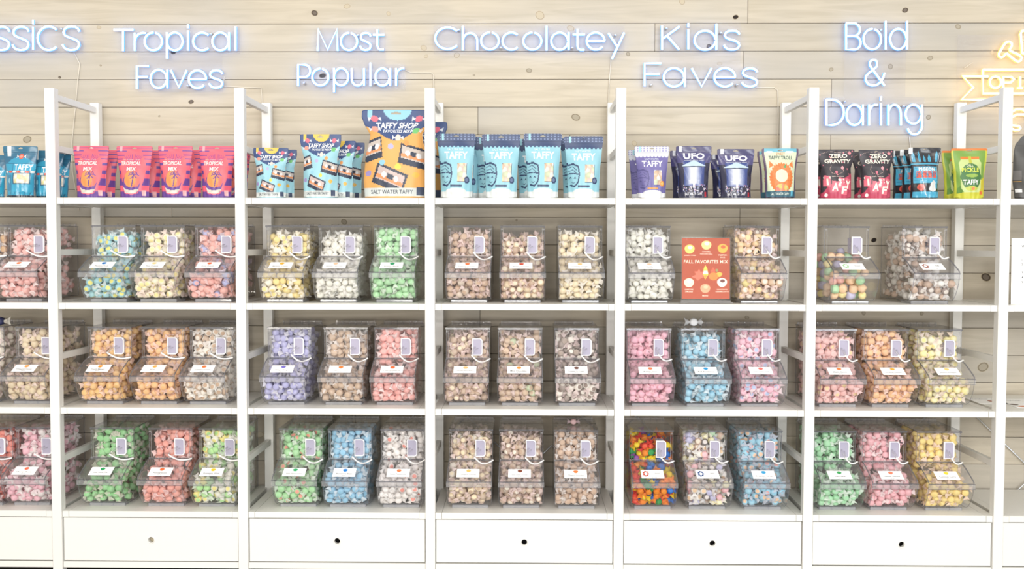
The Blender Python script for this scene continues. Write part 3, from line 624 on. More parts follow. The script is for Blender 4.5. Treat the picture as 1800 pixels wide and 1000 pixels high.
# section, row, place, left px, right px of the upper box, colours [(weight, body, end)], wrapper, upper fill, front heap, label text, icon, looks, kind
BINS = [
 (0, 1, 'first', -64, 14, [(1, (205, 150, 85), (215, 165, 100))], W_, .8, .12, '', (230, 140, 60), 'amber caramel', 0),
 (0, 1, 'second', 14.5, 92, [(1, (246, 172, 162), (248, 182, 172))], W_, .92, .13, 'Cinnamon', (235, 120, 60), 'salmon pink', 0),
 (1, 1, 'first', 161.4, 239, [(1, (138, 208, 218), (245, 230, 90))], W_, .82, .068, 'Passion Fruit', (40, 120, 190), 'turquoise yellow-centred', 0),
 (1, 1, 'second', 247.3, 326, [(1, (250, 240, 205), (252, 236, 150))], PKW, .86, .085, 'Pina Colada', (250, 205, 150), 'cream and yellow', 0),
 (1, 1, 'third', 342.7, 421, [(2, (246, 166, 150), (248, 178, 165)), (1, (165, 168, 222), (240, 170, 165))], PKW, .95, .11, 'Fruit Punch', (225, 110, 70), 'coral and lavender', 0),
 (2, 1, 'first', 467, 546, [(3, (250, 224, 120), (252, 230, 135)), (1, (250, 240, 215), (250, 225, 130))], W_, .85, .12, 'Banana Cream', (240, 170, 50), 'butter yellow', 0),
 (2, 1, 'second', 560, 638, [(1, (243, 240, 226), (246, 243, 230))], W_, .74, .12, 'Birthday Cake Cake', (245, 190, 160), 'plain white', 0),
 (2, 1, 'third', 657, 736, [(1, (166, 228, 160), (172, 232, 166))], W_, .95, .12, 'Granny Apple', (40, 150, 100), 'mint green', 0),
 (3, 1, 'first', 786.6, 865, [(3, (196, 156, 120), (204, 164, 128)), (1, (214, 190, 165), (206, 168, 132))], PKW, .88, .13, 'Peppered Chocolate', (235, 120, 70), 'cocoa brown pink-wrapped', 0),
 (3, 1, 'second', 880, 957.6, [(2, (190, 145, 100), (248, 234, 200)), (1, (236, 208, 160), (248, 236, 205))], PKW, .72, .12, 'Molten Chocolate', (200, 80, 60), 'brown cream-centred', 0),
 (3, 1, 'third', 981, 1058, [(1, (242, 222, 176), (246, 228, 186))], W_, .85, .12, 'Cookie Dough', (245, 190, 130), 'pale cookie cream', 0),
 (4, 1, 'first', 1101, 1177, [(1, (242, 240, 226), (246, 244, 230))], W_, .9, .125, 'Vanilla', (250, 190, 160), 'milky white', 0),
 (4, 1, 'third', 1291, 1369, [(2, (246, 206, 140), (250, 220, 150)), (1, (236, 196, 150), (250, 240, 220)), (1, (150, 110, 85), (235, 225, 210)), (1, (246, 226, 120), (250, 245, 225))], PKW, .95, .1, None, None, 'autumn yellow and brown', 0),
 (5, 1, 'first', 1448, 1528, [(3, (248, 200, 140), (248, 204, 148)), (2, (250, 228, 130), (250, 230, 140)), (1, (248, 176, 160), (248, 180, 165)), (1, (170, 225, 160), (172, 226, 165)), (1, (190, 184, 222), (190, 184, 222))], W_, .28, .075, '  Sweet', (150, 200, 140), 'large pastel round', 1),
 (5, 1, 'second', 1585, 1665, [(2, (196, 158, 126), (204, 168, 138)), (2, (242, 238, 230), (246, 242, 235)), (1, (120, 88, 70), (236, 226, 214))], W_, .9, .075, '  Taffy', (150, 80, 60), 'chocolate and vanilla', 0),
 (0, 2, 'first', -69, 9, [(1, (238, 226, 205), (244, 232, 212))], PKW, .9, .12, '', (240, 190, 140), 'ivory pink-wrapped', 0),
 (0, 2, 'second', 27.6, 106, [(1, (236, 212, 166), (240, 218, 174))], PKW, .9, .12, 'Whipped Honey', (240, 160, 80), 'honey cream', 0),
 (1, 2, 'first', 154, 233, [(1, (252, 196, 92), (252, 200, 100))], PKW, .95, .105, 'Fresh Mango', (245, 150, 40), 'golden mango', 0),
 (1, 2, 'second', 248, 327, [(1, (252, 190, 100), (252, 194, 108))], PKW, .95, .095, 'POG', (245, 170, 80), 'apricot orange', 0),
 (1, 2, 'third', 333, 411.7, [(2, (240, 230, 214), (200, 160, 120)), (1, (205, 166, 126), (240, 230, 214))], W_, .97, .1, 'Tropical Coconut', (225, 120, 60), 'white coconut-brown', 0),
 (2, 2, 'first', 470, 548, [(1, (176, 174, 226), (182, 180, 230))], W_, .93, .12, 'Grape Grape', (120, 110, 200), 'lavender purple', 0),
 (2, 2, 'second', 569, 647, [(1, (204, 168, 132), (208, 174, 138))], W_, .9, .12, 'Whipped Chocolate', (235, 130, 60), 'tan chocolate', 0),
 (2, 2, 'third', 658, 736, [(1, (252, 168, 158), (252, 174, 164))], W_, .95, .12, 'Fresh Strawberry', (235, 110, 60), 'strawberry pink', 0),
 (3, 2, 'first', 784, 861, [(2, (200, 164, 130), (250, 232, 196)), (1, (200, 164, 130), (204, 170, 136))], PKW, .9, .12, 'Chocolate Peanut Butter', (245, 190, 130), 'brown taffy, cream-spotted', 0),
 (3, 2, 'second', 876, 953, [(4, (206, 170, 134), (210, 176, 140)), (1, (226, 190, 150), (214, 180, 146)), (.4, (186, 200, 150), (206, 176, 140))], PKW, .88, .12, 'Mint Chocolate', (240, 150, 60), 'light brown', 0),
 (3, 2, 'third', 975, 1052, [(2, (130, 102, 84), (245, 236, 222)), (2, (240, 230, 216), (130, 102, 84)), (1, (150, 124, 104), (160, 134, 114))], PKW, .9, .12, 'Cookies N Cream', (110, 70, 60), 'brown and white striped', 0),
 (4, 2, 'first', 1101, 1180, [(1, (250, 178, 200), (252, 184, 204))], (240, 206, 210), .97, .125, 'Bubble Gum', (240, 130, 90), 'bubblegum pink', 0),
 (4, 2, 'second', 1196, 1276, [(1, (136, 206, 232), (142, 210, 235))], W_, .75, .125, 'Red Raspberry', (40, 150, 210), 'sky blue', 0),
 (4, 2, 'third', 1291, 1370, [(1, (250, 184, 204), (172, 196, 232)), (1, (250, 184, 204), (250, 190, 208))], W_, .97, .12, 'Crazy Cotton Candy', (240, 120, 110), 'pink blue-centred', 0),
 (5, 2, 'first', 1425.5, 1505.5, [(1, (250, 184, 176), (246, 214, 150)), (1, (250, 190, 182), (250, 192, 184))], PKW, .95, .115, 'Maple Bacon', (240, 130, 70), 'peachy pink', 0),
 (5, 2, 'second', 1517, 1598, [(1, (252, 190, 116), (252, 200, 130))], PKW, .95, .115, 'Hot Mango Habanero', (245, 170, 60), 'spicy orange', 0),
 (5, 2, 'third', 1610, 1692, [(1, (250, 236, 140), (250, 242, 190)), (1, (250, 244, 205), (250, 234, 130))], PKW, .9, .1, 'Jalapeno Pineapple', (250, 200, 120), 'pale lemon', 0),
 (0, 3, 'first', -54, 23.8, [(1, (240, 100, 70), (244, 120, 90))], W_, .9, .12, '', (230, 80, 60), 'red-orange', 0),
 (0, 3, 'second', 28, 106, [(2, (250, 180, 196), (250, 188, 202)), (1, (248, 236, 232), (250, 190, 202))], W_, .97, .125, 'Cherry Cherry', (240, 110, 80), 'cherry pink and white', 0),
 (1, 3, 'first', 158, 238, [(1, (132, 212, 122), (138, 218, 130))], PKW, .97, .085, 'Key Lime Pie', (40, 160, 90), 'lime green', 0),
 (1, 3, 'second', 261, 339, [(1, (246, 150, 128), (248, 158, 136))], PKW, .95, .09, 'Pomegranate', (235, 110, 60), 'coral red', 0),
 (1, 3, 'third', 349, 427, [(2, (158, 222, 120), (170, 228, 130)), (1, (246, 228, 90), (170, 226, 120)), (1, (240, 238, 220), (245, 230, 120))], W_, .95, .115, 'Pineapple Whip', (240, 200, 50), 'green and yellow', 0),
 (2, 3, 'first', 490, 569, [(1, (150, 220, 138), (246, 140, 112)), (1, (156, 224, 146), (160, 226, 150))], W_, .95, .12, 'Wild Watermelon', (60, 170, 110), 'green coral-centred', 0),
 (2, 3, 'second', 577, 654, [(1, (128, 200, 234), (134, 205, 238))], W_, .97, .125, 'Blueberry Blast', (40, 130, 210), 'bright blue', 0),
 (2, 3, 'third', 669, 747, [(3, (246, 238, 232), (248, 242, 238)), (1, (246, 238, 232), (242, 130, 110))], W_, .97, .125, 'Sweet Peppermint', (240, 130, 80), 'white red-streaked', 0),
 (3, 3, 'first', 789.6, 866, [(2, (206, 174, 136), (250, 230, 184)), (1, (248, 226, 178), (206, 170, 130)), (1, (244, 234, 216), (248, 230, 190))], PKW, .88, .125, "Campfire S'mores", (250, 190, 110), 'tan and marshmallow', 0),
 (3, 3, 'second', 878.6, 954, [(2, (188, 150, 116), (250, 240, 220)), (1, (220, 190, 156), (196, 158, 122))], PKW, .88, .125, 'Salted Caramel Chocolate', (130, 70, 50), 'brown pale-centred', 0),
 (3, 3, 'third', 973.6, 1051, [(1, (206, 166, 130), (210, 172, 138))], W_, .95, .125, 'Whipped Chocolate', (235, 130, 70), 'milk-chocolate tan', 0),
 (4, 3, 'first', 1106, 1183, [(2, (226, 60, 40), (235, 90, 50)), (2, (244, 140, 30), (246, 150, 40)), (1, (40, 150, 70), (50, 160, 80)), (1, (40, 110, 200), (60, 130, 215)), (2, (248, 216, 30), (250, 224, 50)), (1, (140, 70, 160), (150, 84, 170))], None, .72, .125, '  Sours', (200, 80, 60), 'bright rainbow foil', 0),
 (4, 3, 'second', 1200, 1278, [(1, (250, 180, 186), (250, 190, 196)), (1, (250, 238, 170), (250, 245, 200)), (1, (244, 238, 230), (240, 200, 150)), (1, (200, 160, 126), (244, 230, 205)), (.5, (190, 186, 224), (190, 186, 224)), (.5, (180, 226, 176), (244, 240, 232)), (.4, (90, 70, 66), (236, 226, 220))], W_, .95, .125, '  UFO', (30, 70, 130), 'mixed pastel', 0),
 (4, 3, 'third', 1296, 1375, [(2, (128, 204, 230), (250, 196, 150)), (1, (128, 204, 230), (134, 208, 234)), (.5, (128, 204, 230), (246, 160, 150))], (222, 210, 216), .97, .125, 'Breakfast Cereal', (60, 160, 210), 'blue peach-centred', 0),
 (5, 3, 'first', 1426, 1505.5, [(1, (150, 224, 160), (158, 228, 168))], W_, .95, .12, 'Dill Pickle', (60, 160, 90), 'pickle green', 0),
 (5, 3, 'second', 1514, 1594.4, [(1, (250, 172, 180), (252, 180, 188))], W_, .95, .12, 'Caliente Cayenne', (240, 130, 100), 'cayenne pink', 0),
 (5, 3, 'third', 1609, 1691, [(1, (252, 220, 96), (252, 224, 110))], PKW, .97, .12, 'Coconut Curry', (250, 210, 60), 'curry yellow', 0),
]
ROWN = {1: 'top', 2: 'middle', 3: 'bottom'}
def put(me, name, parent): return link(name, me, parent)
def rim_px(r): return None
BINY = {1: 0.022, 2: 0.030, 3: 0.020}
ICON = {}
def icon_mat(c):
    if c not in ICON: ICON[c] = pbr('candy_icon_%d_%d_%d' % c, c, 0.5)
    return ICON[c]
cp = BM['cp']
def card_text(txt, xc, s_c, wmax, h):
    v, f, ext = text_geo(txt, 0.0, 0.008)
    k = min(wmax / ext[0], h / 0.72)
    m = MB(); m.add([cp(xc + x * k, s_c + y * k, 0.0039) for x, y in v], f); return m
INDIV = []
for bi, (sec, row, place, xl, xr, cols, wrap, T_, F_, txt, icon, looks, kind) in enumerate(BINS):
    rng = np.random.default_rng(100 + bi)
    yb_ = BINY[row] + float(rng.uniform(-0.004, 0.004)); pc = at((xl + xr) / 2, 600, yb_ + 0.137)
    # centre of the upper pane, taken at its own height
    zc = SHZ[row] + 0.27
    for _ in range(3):
        pc = at((xl + xr) / 2, 500 + (1.0) * (pc.z - zc) * 0, yb_ + 0.137)
    py = 431 + (CZ - zc) * F_PX / (yb_ + 0.137 - CY); pc = at((xl + xr) / 2, py, yb_ + 0.137)
    root = empty('candy_bin', (pc.x, yb_, SHZ[row] + 0.0004))
    where = f'{ROWN[row]} row, {SIGN[sec]} section'
    tag(root, f'clear acrylic scoop bin of {looks} candy, {where}', 'candy bin', 'clear candy bins on the shelves')
    put(BM['tub'], 'tub', root); put(BM['corner_rib'], 'corner_rib', root)
    fl = put(BM['flap'], 'flap', root); put(BM['hinge_rod'], 'hinge_rod', fl); put(BM['flap_edge-1'], 'flap_edge', fl); put(BM['flap_edge1'], 'flap_edge', fl); put(BM['front_lip'], 'front_lip', root)
    ld = put(BM['lid'], 'lid', root); put(BM['hinge'], 'hinge', ld)
    ft = put(BM['foot'], 'foot', root); put(BM['foot_edge'], 'foot_edge', ft)
    sc_ = put(BM['scoop_rim'], 'scoop', root); put(BM['scoop_bowl'], 'scoop_bowl', sc_)
    v = 0 if sec <= 1 else (1 if sec in (2, 3) else 2)
    put(BM['scoop_handle%d' % v], 'scoop_handle', sc_); put(BM['tether%d' % v], 'tether', root)
    if txt is not None:
        cd = put(BM['label_card'], 'label_card', root); cd['label'] = 'small white printed flavour card'
        if txt:
            odd = txt.startswith('  '); tx = txt.strip()
            if odd:
                card_text(tx, 0.016, 0.040, 0.026, 0.0075).build('lettering', INK, cd)
                m = MB()
                for j in range(7):
                    a = j * 0.9; ex, es = -0.036 + 0.010 * math.cos(a), 0.037 + 0.014 * math.sin(a)
                    m.add([cp(ex + 0.0045 * math.cos(q), es + 0.0055 * math.sin(q), 0.0039) for q in [i * math.pi / 4 for i in range(8)]], [tuple(range(8))])
                m.build('candy_icon', icon_mat(icon), cd)
                card_text('net weight', 0.0, 0.014, 0.022, 0.005).build('lettering', INK, cd)
            else:
                card_text(tx, -0.007, 0.0255, 0.072, 0.0085).build('lettering', INK, cd)
                card_text('net wt', -0.007, 0.0145, 0.022, 0.005).build('lettering', INK, cd)
                m = MB()
                m.add([cp(-0.005 + 0.0105 * math.cos(q) * (1 + 0.12 * math.sin(3 * q)), 0.049 + 0.0095 * math.sin(q), 0.0039) for q in [i * math.pi / 8 for i in range(16)]], [tuple(range(16))])
                m.build('candy_icon', icon_mat(icon), cd)
    # contents
    tpl = TPL_BALL if kind == 1 else TPL; R_ = 0.0192 if kind == 1 else 0.0162
    ctr, df = pack(T_, F_, rng, R_, 0.040 if kind == 1 else 0.0338); n = len(ctr)
    wts = np.array([c[0] for c in cols], float); wts /= wts.sum(); ch = rng.choice(len(cols), n, p=wts)
    body = np.array([lin(c[1]) for c in cols])[ch]; spot = np.array([lin(c[2]) for c in cols])[ch]
    if wrap is not None: body = body * 0.74 + 0.26 * lin(W_); spot = spot * 0.82 + 0.18 * lin(W_)     # seen through waxed paper
    body = np.clip(body * rng.uniform(0.92, 1.05, (n, 1)), 0, 1)
    wr = body.copy() if wrap is None else np.clip((0.68 * np.tile(lin(wrap), (n, 1)) + 0.32 * body) * rng.uniform(0.95, 1.04, (n, 1)), 0, 1)
    rot = rand_rot(n, rng) * rng.uniform(0.93, 1.08, (n, 1, 1))
    vis = np.where((df < 0.012) & (ctr[:, 2] > 0.21))[0]
    pick = []; cell = []
    if xr > 5:
        for rn, (za, zb_) in (('top', (.29, .36)), ('centre', (.25, .29)), ('bottom', (.20, .25))):
            for cn, (xa, xb) in (('left', (-.1, -.036)), ('middle', (-.036, .02))):
                c_ = [i for i in vis if za < ctr[i, 2] <= zb_ and xa < ctr[i, 0] <= xb]
                if c_: pick.append(min(c_, key=lambda i: ctr[i, 1])); cell.append(rn + ' ' + cn + ' in upper pane')
        c_ = [i for i in range(n) if ctr[i, 2] < .08 and abs(ctr[i, 0]) < .025 and df[i] < .012]
        if c_: pick.append(min(c_, key=lambda i: ctr[i, 1])); cell.append('low middle in bulging front')
    keep = np.ones(n, bool); keep[pick] = False
    V, T, MI, C = candy_build(tpl, ctr[keep], rot[keep], body[keep], spot[keep], wr[keep])
    hp = link('taffy_heap', tri_mesh('taffy_heap', V, T, MI, C, [TAFFY, WRAP])); hp.location = root.location
    tag(hp, f'heap of {looks} candies filling a clear bin, {where}', 'candy', 'heaps of wrapped taffy in bins', 'stuff')
    for i, cn in zip(pick, cell):
        V, T, MI, C = candy_build(tpl, ctr[i:i + 1], rot[i:i + 1], body[i:i + 1], spot[i:i + 1], wr[i:i + 1])
        o = link('wrapped_taffy', tri_mesh('wrapped_taffy', V - ctr[i], T, MI, C, [TAFFY, WRAP])); o.location = Vector(root.location) + Vector(ctr[i])
        tag(o, f'{looks} candy, {cn}, {where}', 'candy', f'{looks} candies at the front, {where}')

# ------------------------------------------------------------------ stand-up pouches with printed fronts
NU, NV = 72, 96
GU, GV = np.meshgrid((np.arange(NU) + 0.5) / NU, (np.arange(NV) + 0.5) / NV)      # cell centres [v,u]
class Art:
    def __init__(s, base, asp): s.c = np.empty((NV, NU, 3)); s.c[:] = base; s.a = asp
    def put(s, mask, col): s.c[mask] = col; return s
    def rec(s, u0, u1, v0, v1, col): return s.put((GU > u0) & (GU < u1) & (GV > v0) & (GV < v1), col)
    def ell(s, cu, cv, ru, rv, col): return s.put(((GU - cu) / ru) ** 2 + ((GV - cv) / rv) ** 2 < 1, col)
    def poly(s, pts, col): return s.put(s.inpoly(pts), col)
    def inpoly(s, pts):
        r = np.zeros(GU.shape, bool); n = len(pts)
        for i in range(n):
            (x1, y1), (x2, y2) = pts[i], pts[(i + 1) % n]
            if y1 == y2: continue
            r ^= ((y1 > GV) != (y2 > GV)) & (GU < (x2 - x1) * (GV - y1) / (y2 - y1) + x1)
        return r
    def line(s, pts, w, col):
        d = np.full(GU.shape, 9.0)
        for (x1, y1), (x2, y2) in zip(pts[:-1], pts[1:]):
            px, py, dx, dy = GU - x1, (GV - y1) * s.a, x2 - x1, (y2 - y1) * s.a
            t = np.clip((px * dx + py * dy) / max(dx * dx + dy * dy, 1e-9), 0, 1); d = np.minimum(d, np.hypot(px - t * dx, py - t * dy))
        return s.put(d < w, col)
    def candies(s, mask, cols, seed, cell=0.09):
        rg = np.random.default_rng(seed); p = rg.random((int(1.2 / cell ** 2 / s.a * 1.0) + 40, 2)); k = rg.integers(0, len(cols), len(p))
        d = (GU[..., None] - p[:, 0]) ** 2 + ((GV[..., None] - p[:, 1]) * s.a) ** 2; j = d.argmin(-1); dd = np.sqrt(d.min(-1))
        c = np.array(cols, float)[k[j]] * (1.04 - 1.6 * dd[..., None]); s.c[mask] = np.clip(c[mask], 0, 255); return s
    def cassette(s, cu, cv, w, h, ang, win):
        ca, sa = math.cos(ang), math.sin(ang)
        x = (GU - cu) * ca + (GV - cv) * s.a * sa; y = -(GU - cu) * sa + (GV - cv) * s.a * ca
        s.put((abs(x) < w / 2) & (abs(y) < h / 2), (40, 50, 72)); s.put((abs(x) < w * .43) & (y > -h * .22) & (y < h * .38), win)
        s.put((abs(x) < w * .43) & (y > -h * .16) & (y < h * .02), (240, 150, 90))
        for k in (-.2, .2): s.put(np.hypot(x - k * w, y - h * .08) < h * .14, (240, 240, 242))
        s.put((abs(x) < w * .10) & (abs(y - h * .08) < h * .12), (40, 50, 72)); return s
def head(A, dark, face, cu=0.17, cv=0.36):
    """simple round-jawed emblem of a smiling head with swept hair"""
    o = [(cu - .14, cv + .17), (cu + .02, cv + .19), (cu + .17, cv + .15), (cu + .20, cv + .02), (cu + .16, cv - .10), (cu + .05, cv - .17), (cu - .08, cv - .15), (cu - .15, cv - .06)]
    A.poly(o, face); A.line([(cu - .15, cv + .20)] + o[0:7], .021, dark)
    A.line([(cu - .15, cv + .03), (cu + .02, cv + .04), (cu + .19, cv + .02)], .014, dark)
    for k in (0, .05): A.line([(cu - .12, cv + .12 - k), (cu, cv + .15 - k), (cu + .12, cv + .09 - k)], .008, dark)
    for k in (-.07, .06): A.line([(cu + k - .02, cv - .04), (cu + k, cv - .02), (cu + k + .02, cv - .04)], .010, dark)
    A.line([(cu - .04, cv - .10), (cu + .01, cv - .12), (cu + .06, cv - .10)], .007, dark)
CL = [(246, 240, 228), (240, 214, 200), (236, 220, 170), (226, 190, 160), (250, 245, 240), (222, 230, 190)]
def art_teal():
    A = Art((38, 104, 140), 1.5)
    A.rec(0, 1, .80, 1, (44, 112, 146)); A.rec(0, 1, .88, .885, (24, 78, 110)); A.rec(0, 1, .845, .85, (24, 78, 110)); A.rec(.13, .23, .80, 1, (236, 240, 242))
    A.poly([(.15, .68), (.25, .74), (.4, .78), (.7, .78), (.82, .74), (.95, .68)], (48, 160, 200)); A.rec(.06, .98, 0, .68, (44, 160, 200)); A.rec(.06, .98, .655, .665, (24, 100, 140))
    A.rec(.33, 1, .52, .655, (52, 178, 220)); A.rec(.315, .33, .5, .66, (20, 84, 120)); A.rec(.06, .98, .485, .515, (24, 90, 126))
    for i in range(7): A.ell(.10 + i * .14, .50, .06, .024, (232, 84, 60) if i % 2 else (244, 244, 240))
    A.rec(.34, .9, .265, .475, (28, 96, 130)); A.candies((GU > .38) & (GU < .86) & (GV > .285) & (GV < .465), [(248, 236, 170), (250, 246, 232), (246, 226, 190), (235, 240, 236)], 3)
    A.rec(.10, .29, .14, .44, (30, 128, 170)); A.ell(.19, .33, .05, .05, (130, 200, 224)); A.rec(.34, .95, .11, .255, (48, 170, 210))
    for i in range(6): A.line([(.08 + i * .17, .11), (.02 + i * .17, .04)], .008, (20, 84, 120))
    A.rec(0, 1, .0, .045, (34, 40, 52)); A.rec(.06, .98, .045, .052, (20, 84, 120))
    A.ell(.56, .80, .075, .05, (236, 92, 64)); A.ell(.56, .80, .045, .03, (246, 160, 140))
    for k in (-1, 1): A.poly([(.56 + k * .07, .80), (.56 + k * .15, .835), (.56 + k * .13, .80), (.56 + k * .15, .765)], (244, 244, 244))
    return A, [('TAFFY', .67, .588, .56, .115, (250, 252, 252), 0, .02)]
def art_trop():
    pk, pu = (250, 96, 122), (104, 62, 152); A = Art(pk, 1.46)
    for i, (v0, v1) in enumerate(((.955, .965), (.895, .915), (.81, .835), (.74, .765), (.62, .68), (.46, .53), (.24, .38), (0, .12))):
        A.rec(0, 1, v0, v1, pu)
    A.ell(.5, .50, .40, .42, (252, 106, 118)); A.poly([(.3, .93), (.7, .93), (.78, .55), (.22, .55)], (252, 100, 120))
    for i in range(-5, 6): A.line([(.5 + i * .025, .72), (.5 + i * .055, .86 - abs(i) * .012)], .006, pu)
    A.ell(.47, .33, .27, .21, (252, 116, 96)); A.ell(.44, .35, .2, .17, (254, 160, 84))
    A.poly([(.15, .30), (.24, .42), (.22, .30), (.32, .22), (.5, .2), (.7, .22), (.78, .30), (.72, .14), (.5, .08), (.25, .12)], pu)
    A.candies(A.inpoly([(.17, .22), (.3, .16), (.5, .14), (.66, .165), (.74, .17), (.66, .1), (.5, .075), (.26, .09)]), [(250, 244, 230), (244, 236, 216), (228, 236, 210)], 5)
    A.line([(.17, .22), (.25, .09), (.5, .07), (.68, .09), (.75, .19)], .012, (250, 110, 130))
    A.line([(.50, .22), (.54, .34), (.56, .44)], .018, pu)
    for dx, dy in ((-.18, .0), (-.16, .05), (-.06, .07), (.12, .05), (.18, .0), (.12, -.06), (-.1, -.07)): A.line([(.56, .44), (.56 + dx * .6, .45 + dy), (.56 + dx, .42 + dy * .7)], .012, pu)
    A.rec(.82, .93, .045, .15, (252, 190, 190)); A.rec(.10, .17, .91, 1, (252, 176, 184)); A.rec(0, 1, 0, .03, (90, 52, 140))
    return A, [('TROPICAL', .44, .665, .62, .075, (254, 226, 222), .1, .03), ('MIX', .47, .555, .32, .075, (254, 226, 222), .1, .03), ('Salt Water Taffy', .44, .735, .52, .035, (254, 200, 200), .1, .0)]
def art_shop(base, half, size):
    def f():
        A = Art(base, 1.42 if size < 2 else 1.2); nv = (52, 76, 130)
        A.put(GV > .74 - .10 * np.sin(np.pi * np.clip(GU, 0, 1)) + .08 * (2 * abs(GU - .5)), nv); A.ell(.52, 1.0, .2, .12, half); A.rec(.08, .15, .90, 1, half if size == 0 else (150, 214, 232))
        for u, v, c in ((.18, .90, (240, 110, 130)), (.84, .90, (236, 100, 126)), (.14, .78, (244, 160, 140)), (.86, .76, (110, 200, 110)), (.55, .68, (244, 226, 214))):
            A.ell(u, v, .055, .035, c)
            for k in (-1, 1): A.poly([(u + k * .05, v), (u + k * .10, v + .025), (u + k * .10, v - .025)], (226, 232, 240))
        A.cassette(.12, .55, .30, .30, .25, (214, 200, 190)); A.cassette(.79, .47, .44, .28, -.22, (212, 198, 188)); A.cassette(.42, .22, .50, .28, -.35, (216, 192, 186))
        for u, v, c in ((.42, .58, (190, 184, 226)), (.70, .62, (246, 160, 80)), (.30, .40, (150, 210, 230)), (.55, .35, (240, 226, 80)), (.82, .26, (246, 190, 70)), (.08, .28, (170, 150, 210))): A.ell(u, v, .05, .032, c)
        A.rec(0, 1, .025, .11, (226, 232, 228)); A.rec(.84, .94, .03, .13, (60, 72, 100))
        return A, [('TAFFY SHOP', .52, .82, .66, .07, (250, 250, 250), .25, .03), ('FAVORITES MIX', .52, .755, .48, .035, (240, 244, 248), .2, .01), ('SALT WATER TAFFY', .45, .07, .66, .045, (70, 76, 92), 0, .0)]
    return f
def art_blue(base, dark, top, badge, low, seed):
    def f():
        A = Art(base, 1.55)
        A.put(GV > .80 + .012 * np.cos(GU * 2 * np.pi * 9), top)
        g = ((np.round(GU * 22) % 2) == 0) & ((np.round(GV * 46) % 2) == 0) & (GV > .885); A.put(g, tuple(min(255, c + 70) for c in top) if sum(top) < 600 else (150, 146, 200)); A.rec(0, 1, .872, .882, tuple(c * .85 for c in top))
        A.rec(.12, .18, .90, 1, (160, 220, 234)); head(A, dark, tuple(c * .97 for c in base))
        A.rec(.52, .84, .255, .545, dark); A.candies(A.inpoly([(.54, .26), (.83, .26), (.82, .54), (.55, .54), (.52, .4)]), CL, seed)
        A.put(((GU > .52) & (GU < .54) & (GV > .25) & (GV < .55)), base)
        A.ell(.84, .28, .08, .055, badge); A.ell(.84, .28, .045, .03, tuple(min(255, c + 60) for c in badge)); A.rec(.32, .7, .175, .205, dark if sum(top) < 600 else (246, 160, 80))
        A.rec(0, 1, 0, .10, low); A.ell(.5, .10, .34, .06, low); A.rec(.3, .72, .09, .145, (246, 248, 250))
        return A, [('SALT WATER', .48, .755, .44, .03, (236, 244, 248), 0, .0), ('TAFFY', .50, .665, .66, .115, (250, 252, 252), 0, .025)]
    return f
def art_ufo():
    A = Art((34, 34, 62), 1.35); A.put(GV > .68, (70, 66, 120)); A.put((abs(GU - .5) < .34) & (GV <= .72) & (GV > .25), (52, 70, 140)); A.put((GV > .86) & (GU < 1), (62, 58, 104))
    A.poly([(.12, .62), (.5, .73), (.86, .62), (.7, .60), (.3, .60)], (200, 224, 240)); A.rec(.2, .8, .595, .612, (40, 50, 80))
    for k in range(12):
        t = k / 11; A.put((abs(GU - .47) < (.25 - .19 * t) * (1.15 - .4 * (GV - .3))) & (GV < .59) & (GV > .24 + .06 * t), tuple(np.array((80, 96, 160)) * (1 - t) + np.array((250, 250, 252)) * t))
    A.rec(.44, .52, .2, .4, (226, 228, 240)); rg = np.random.default_rng(4)
    for _ in range(60): A.ell(rg.uniform(.08, .95), rg.uniform(.11, .26), .014, .012, [(220, 200, 220), (190, 120, 140), (120, 130, 190), (240, 230, 240)][rg.integers(4)])
    A.rec(.08, .16, .9, 1, (226, 230, 240)); A.rec(.86, .93, .02, .12, (200, 50, 60)); A.rec(0, 1, 0, .03, (90, 90, 104))
    return A, [('UFO', .50, .81, .62, .115, (248, 248, 252), 0, .03), ('SALT WATER TAFFY', .48, .085, .6, .05, (244, 244, 250), 0, .01), ('unidentified flavor object', .5, .725, .6, .03, (220, 226, 240), 0, 0)]
def art_troll():
    A = Art((96, 74, 104), 1.38); A.rec(.05, .95, 0, .97, (226, 236, 200)); A.rec(.05, .95, .93, 1, (110, 190, 214)); A.ell(.2, .93, .1, .02, (240, 246, 240)); A.ell(.75, .93, .12, .02, (240, 246, 240))
    rg = np.random.default_rng(2); og, dk = (240, 130, 60), (214, 96, 40)
    pts = []
    for i in range(60):
        a = 2 * math.pi * i / 60; r = 1 + (.07 if i % 2 else -.04); pts.append((.5 + .37 * r * math.cos(a), .40 + .30 * r * math.sin(a)))
    A.poly(pts, og); A.poly([(.12, .60), (.16, .75), (.28, .66)], og); A.poly([(.88, .60), (.84, .75), (.72, .66)], og)
    for _ in range(110):
        a = rg.uniform(0, 6.28); r = rg.uniform(.5, 1.0); u, v = .5 + .36 * r * math.cos(a), .40 + .29 * r * math.sin(a); A.line([(u, v), (u + .02 * math.cos(a), v + .03 * math.sin(a))], .005, dk)
    A.ell(.5, .45, .2, .13, (232, 238, 205)); A.candies(((GU - .5) / .22) ** 2 + ((GV - .19) / .1) ** 2 < 1, [(246, 200, 90), (236, 150, 110), (200, 210, 120), (226, 120, 100)], 8); A.poly([(.55, .62), (.64, .70), (.62, .60)], (80, 160, 90))
    A.rec(.02, .98, .03, .15, (44, 92, 112)); A.rec(.82, .90, .05, .16, (90, 180, 210)); A.rec(.05, .95, 0, .03, (60, 60, 74))
    return A, [('TAFFY TROLL', .5, .815, .68, .075, (58, 70, 78), 0, .01), ('SWEET', .5, .895, .24, .045, (200, 110, 60), 0, 0), ('SALT WATER TAFFY', .45, .09, .62, .05, (226, 236, 226), 0, .01)]
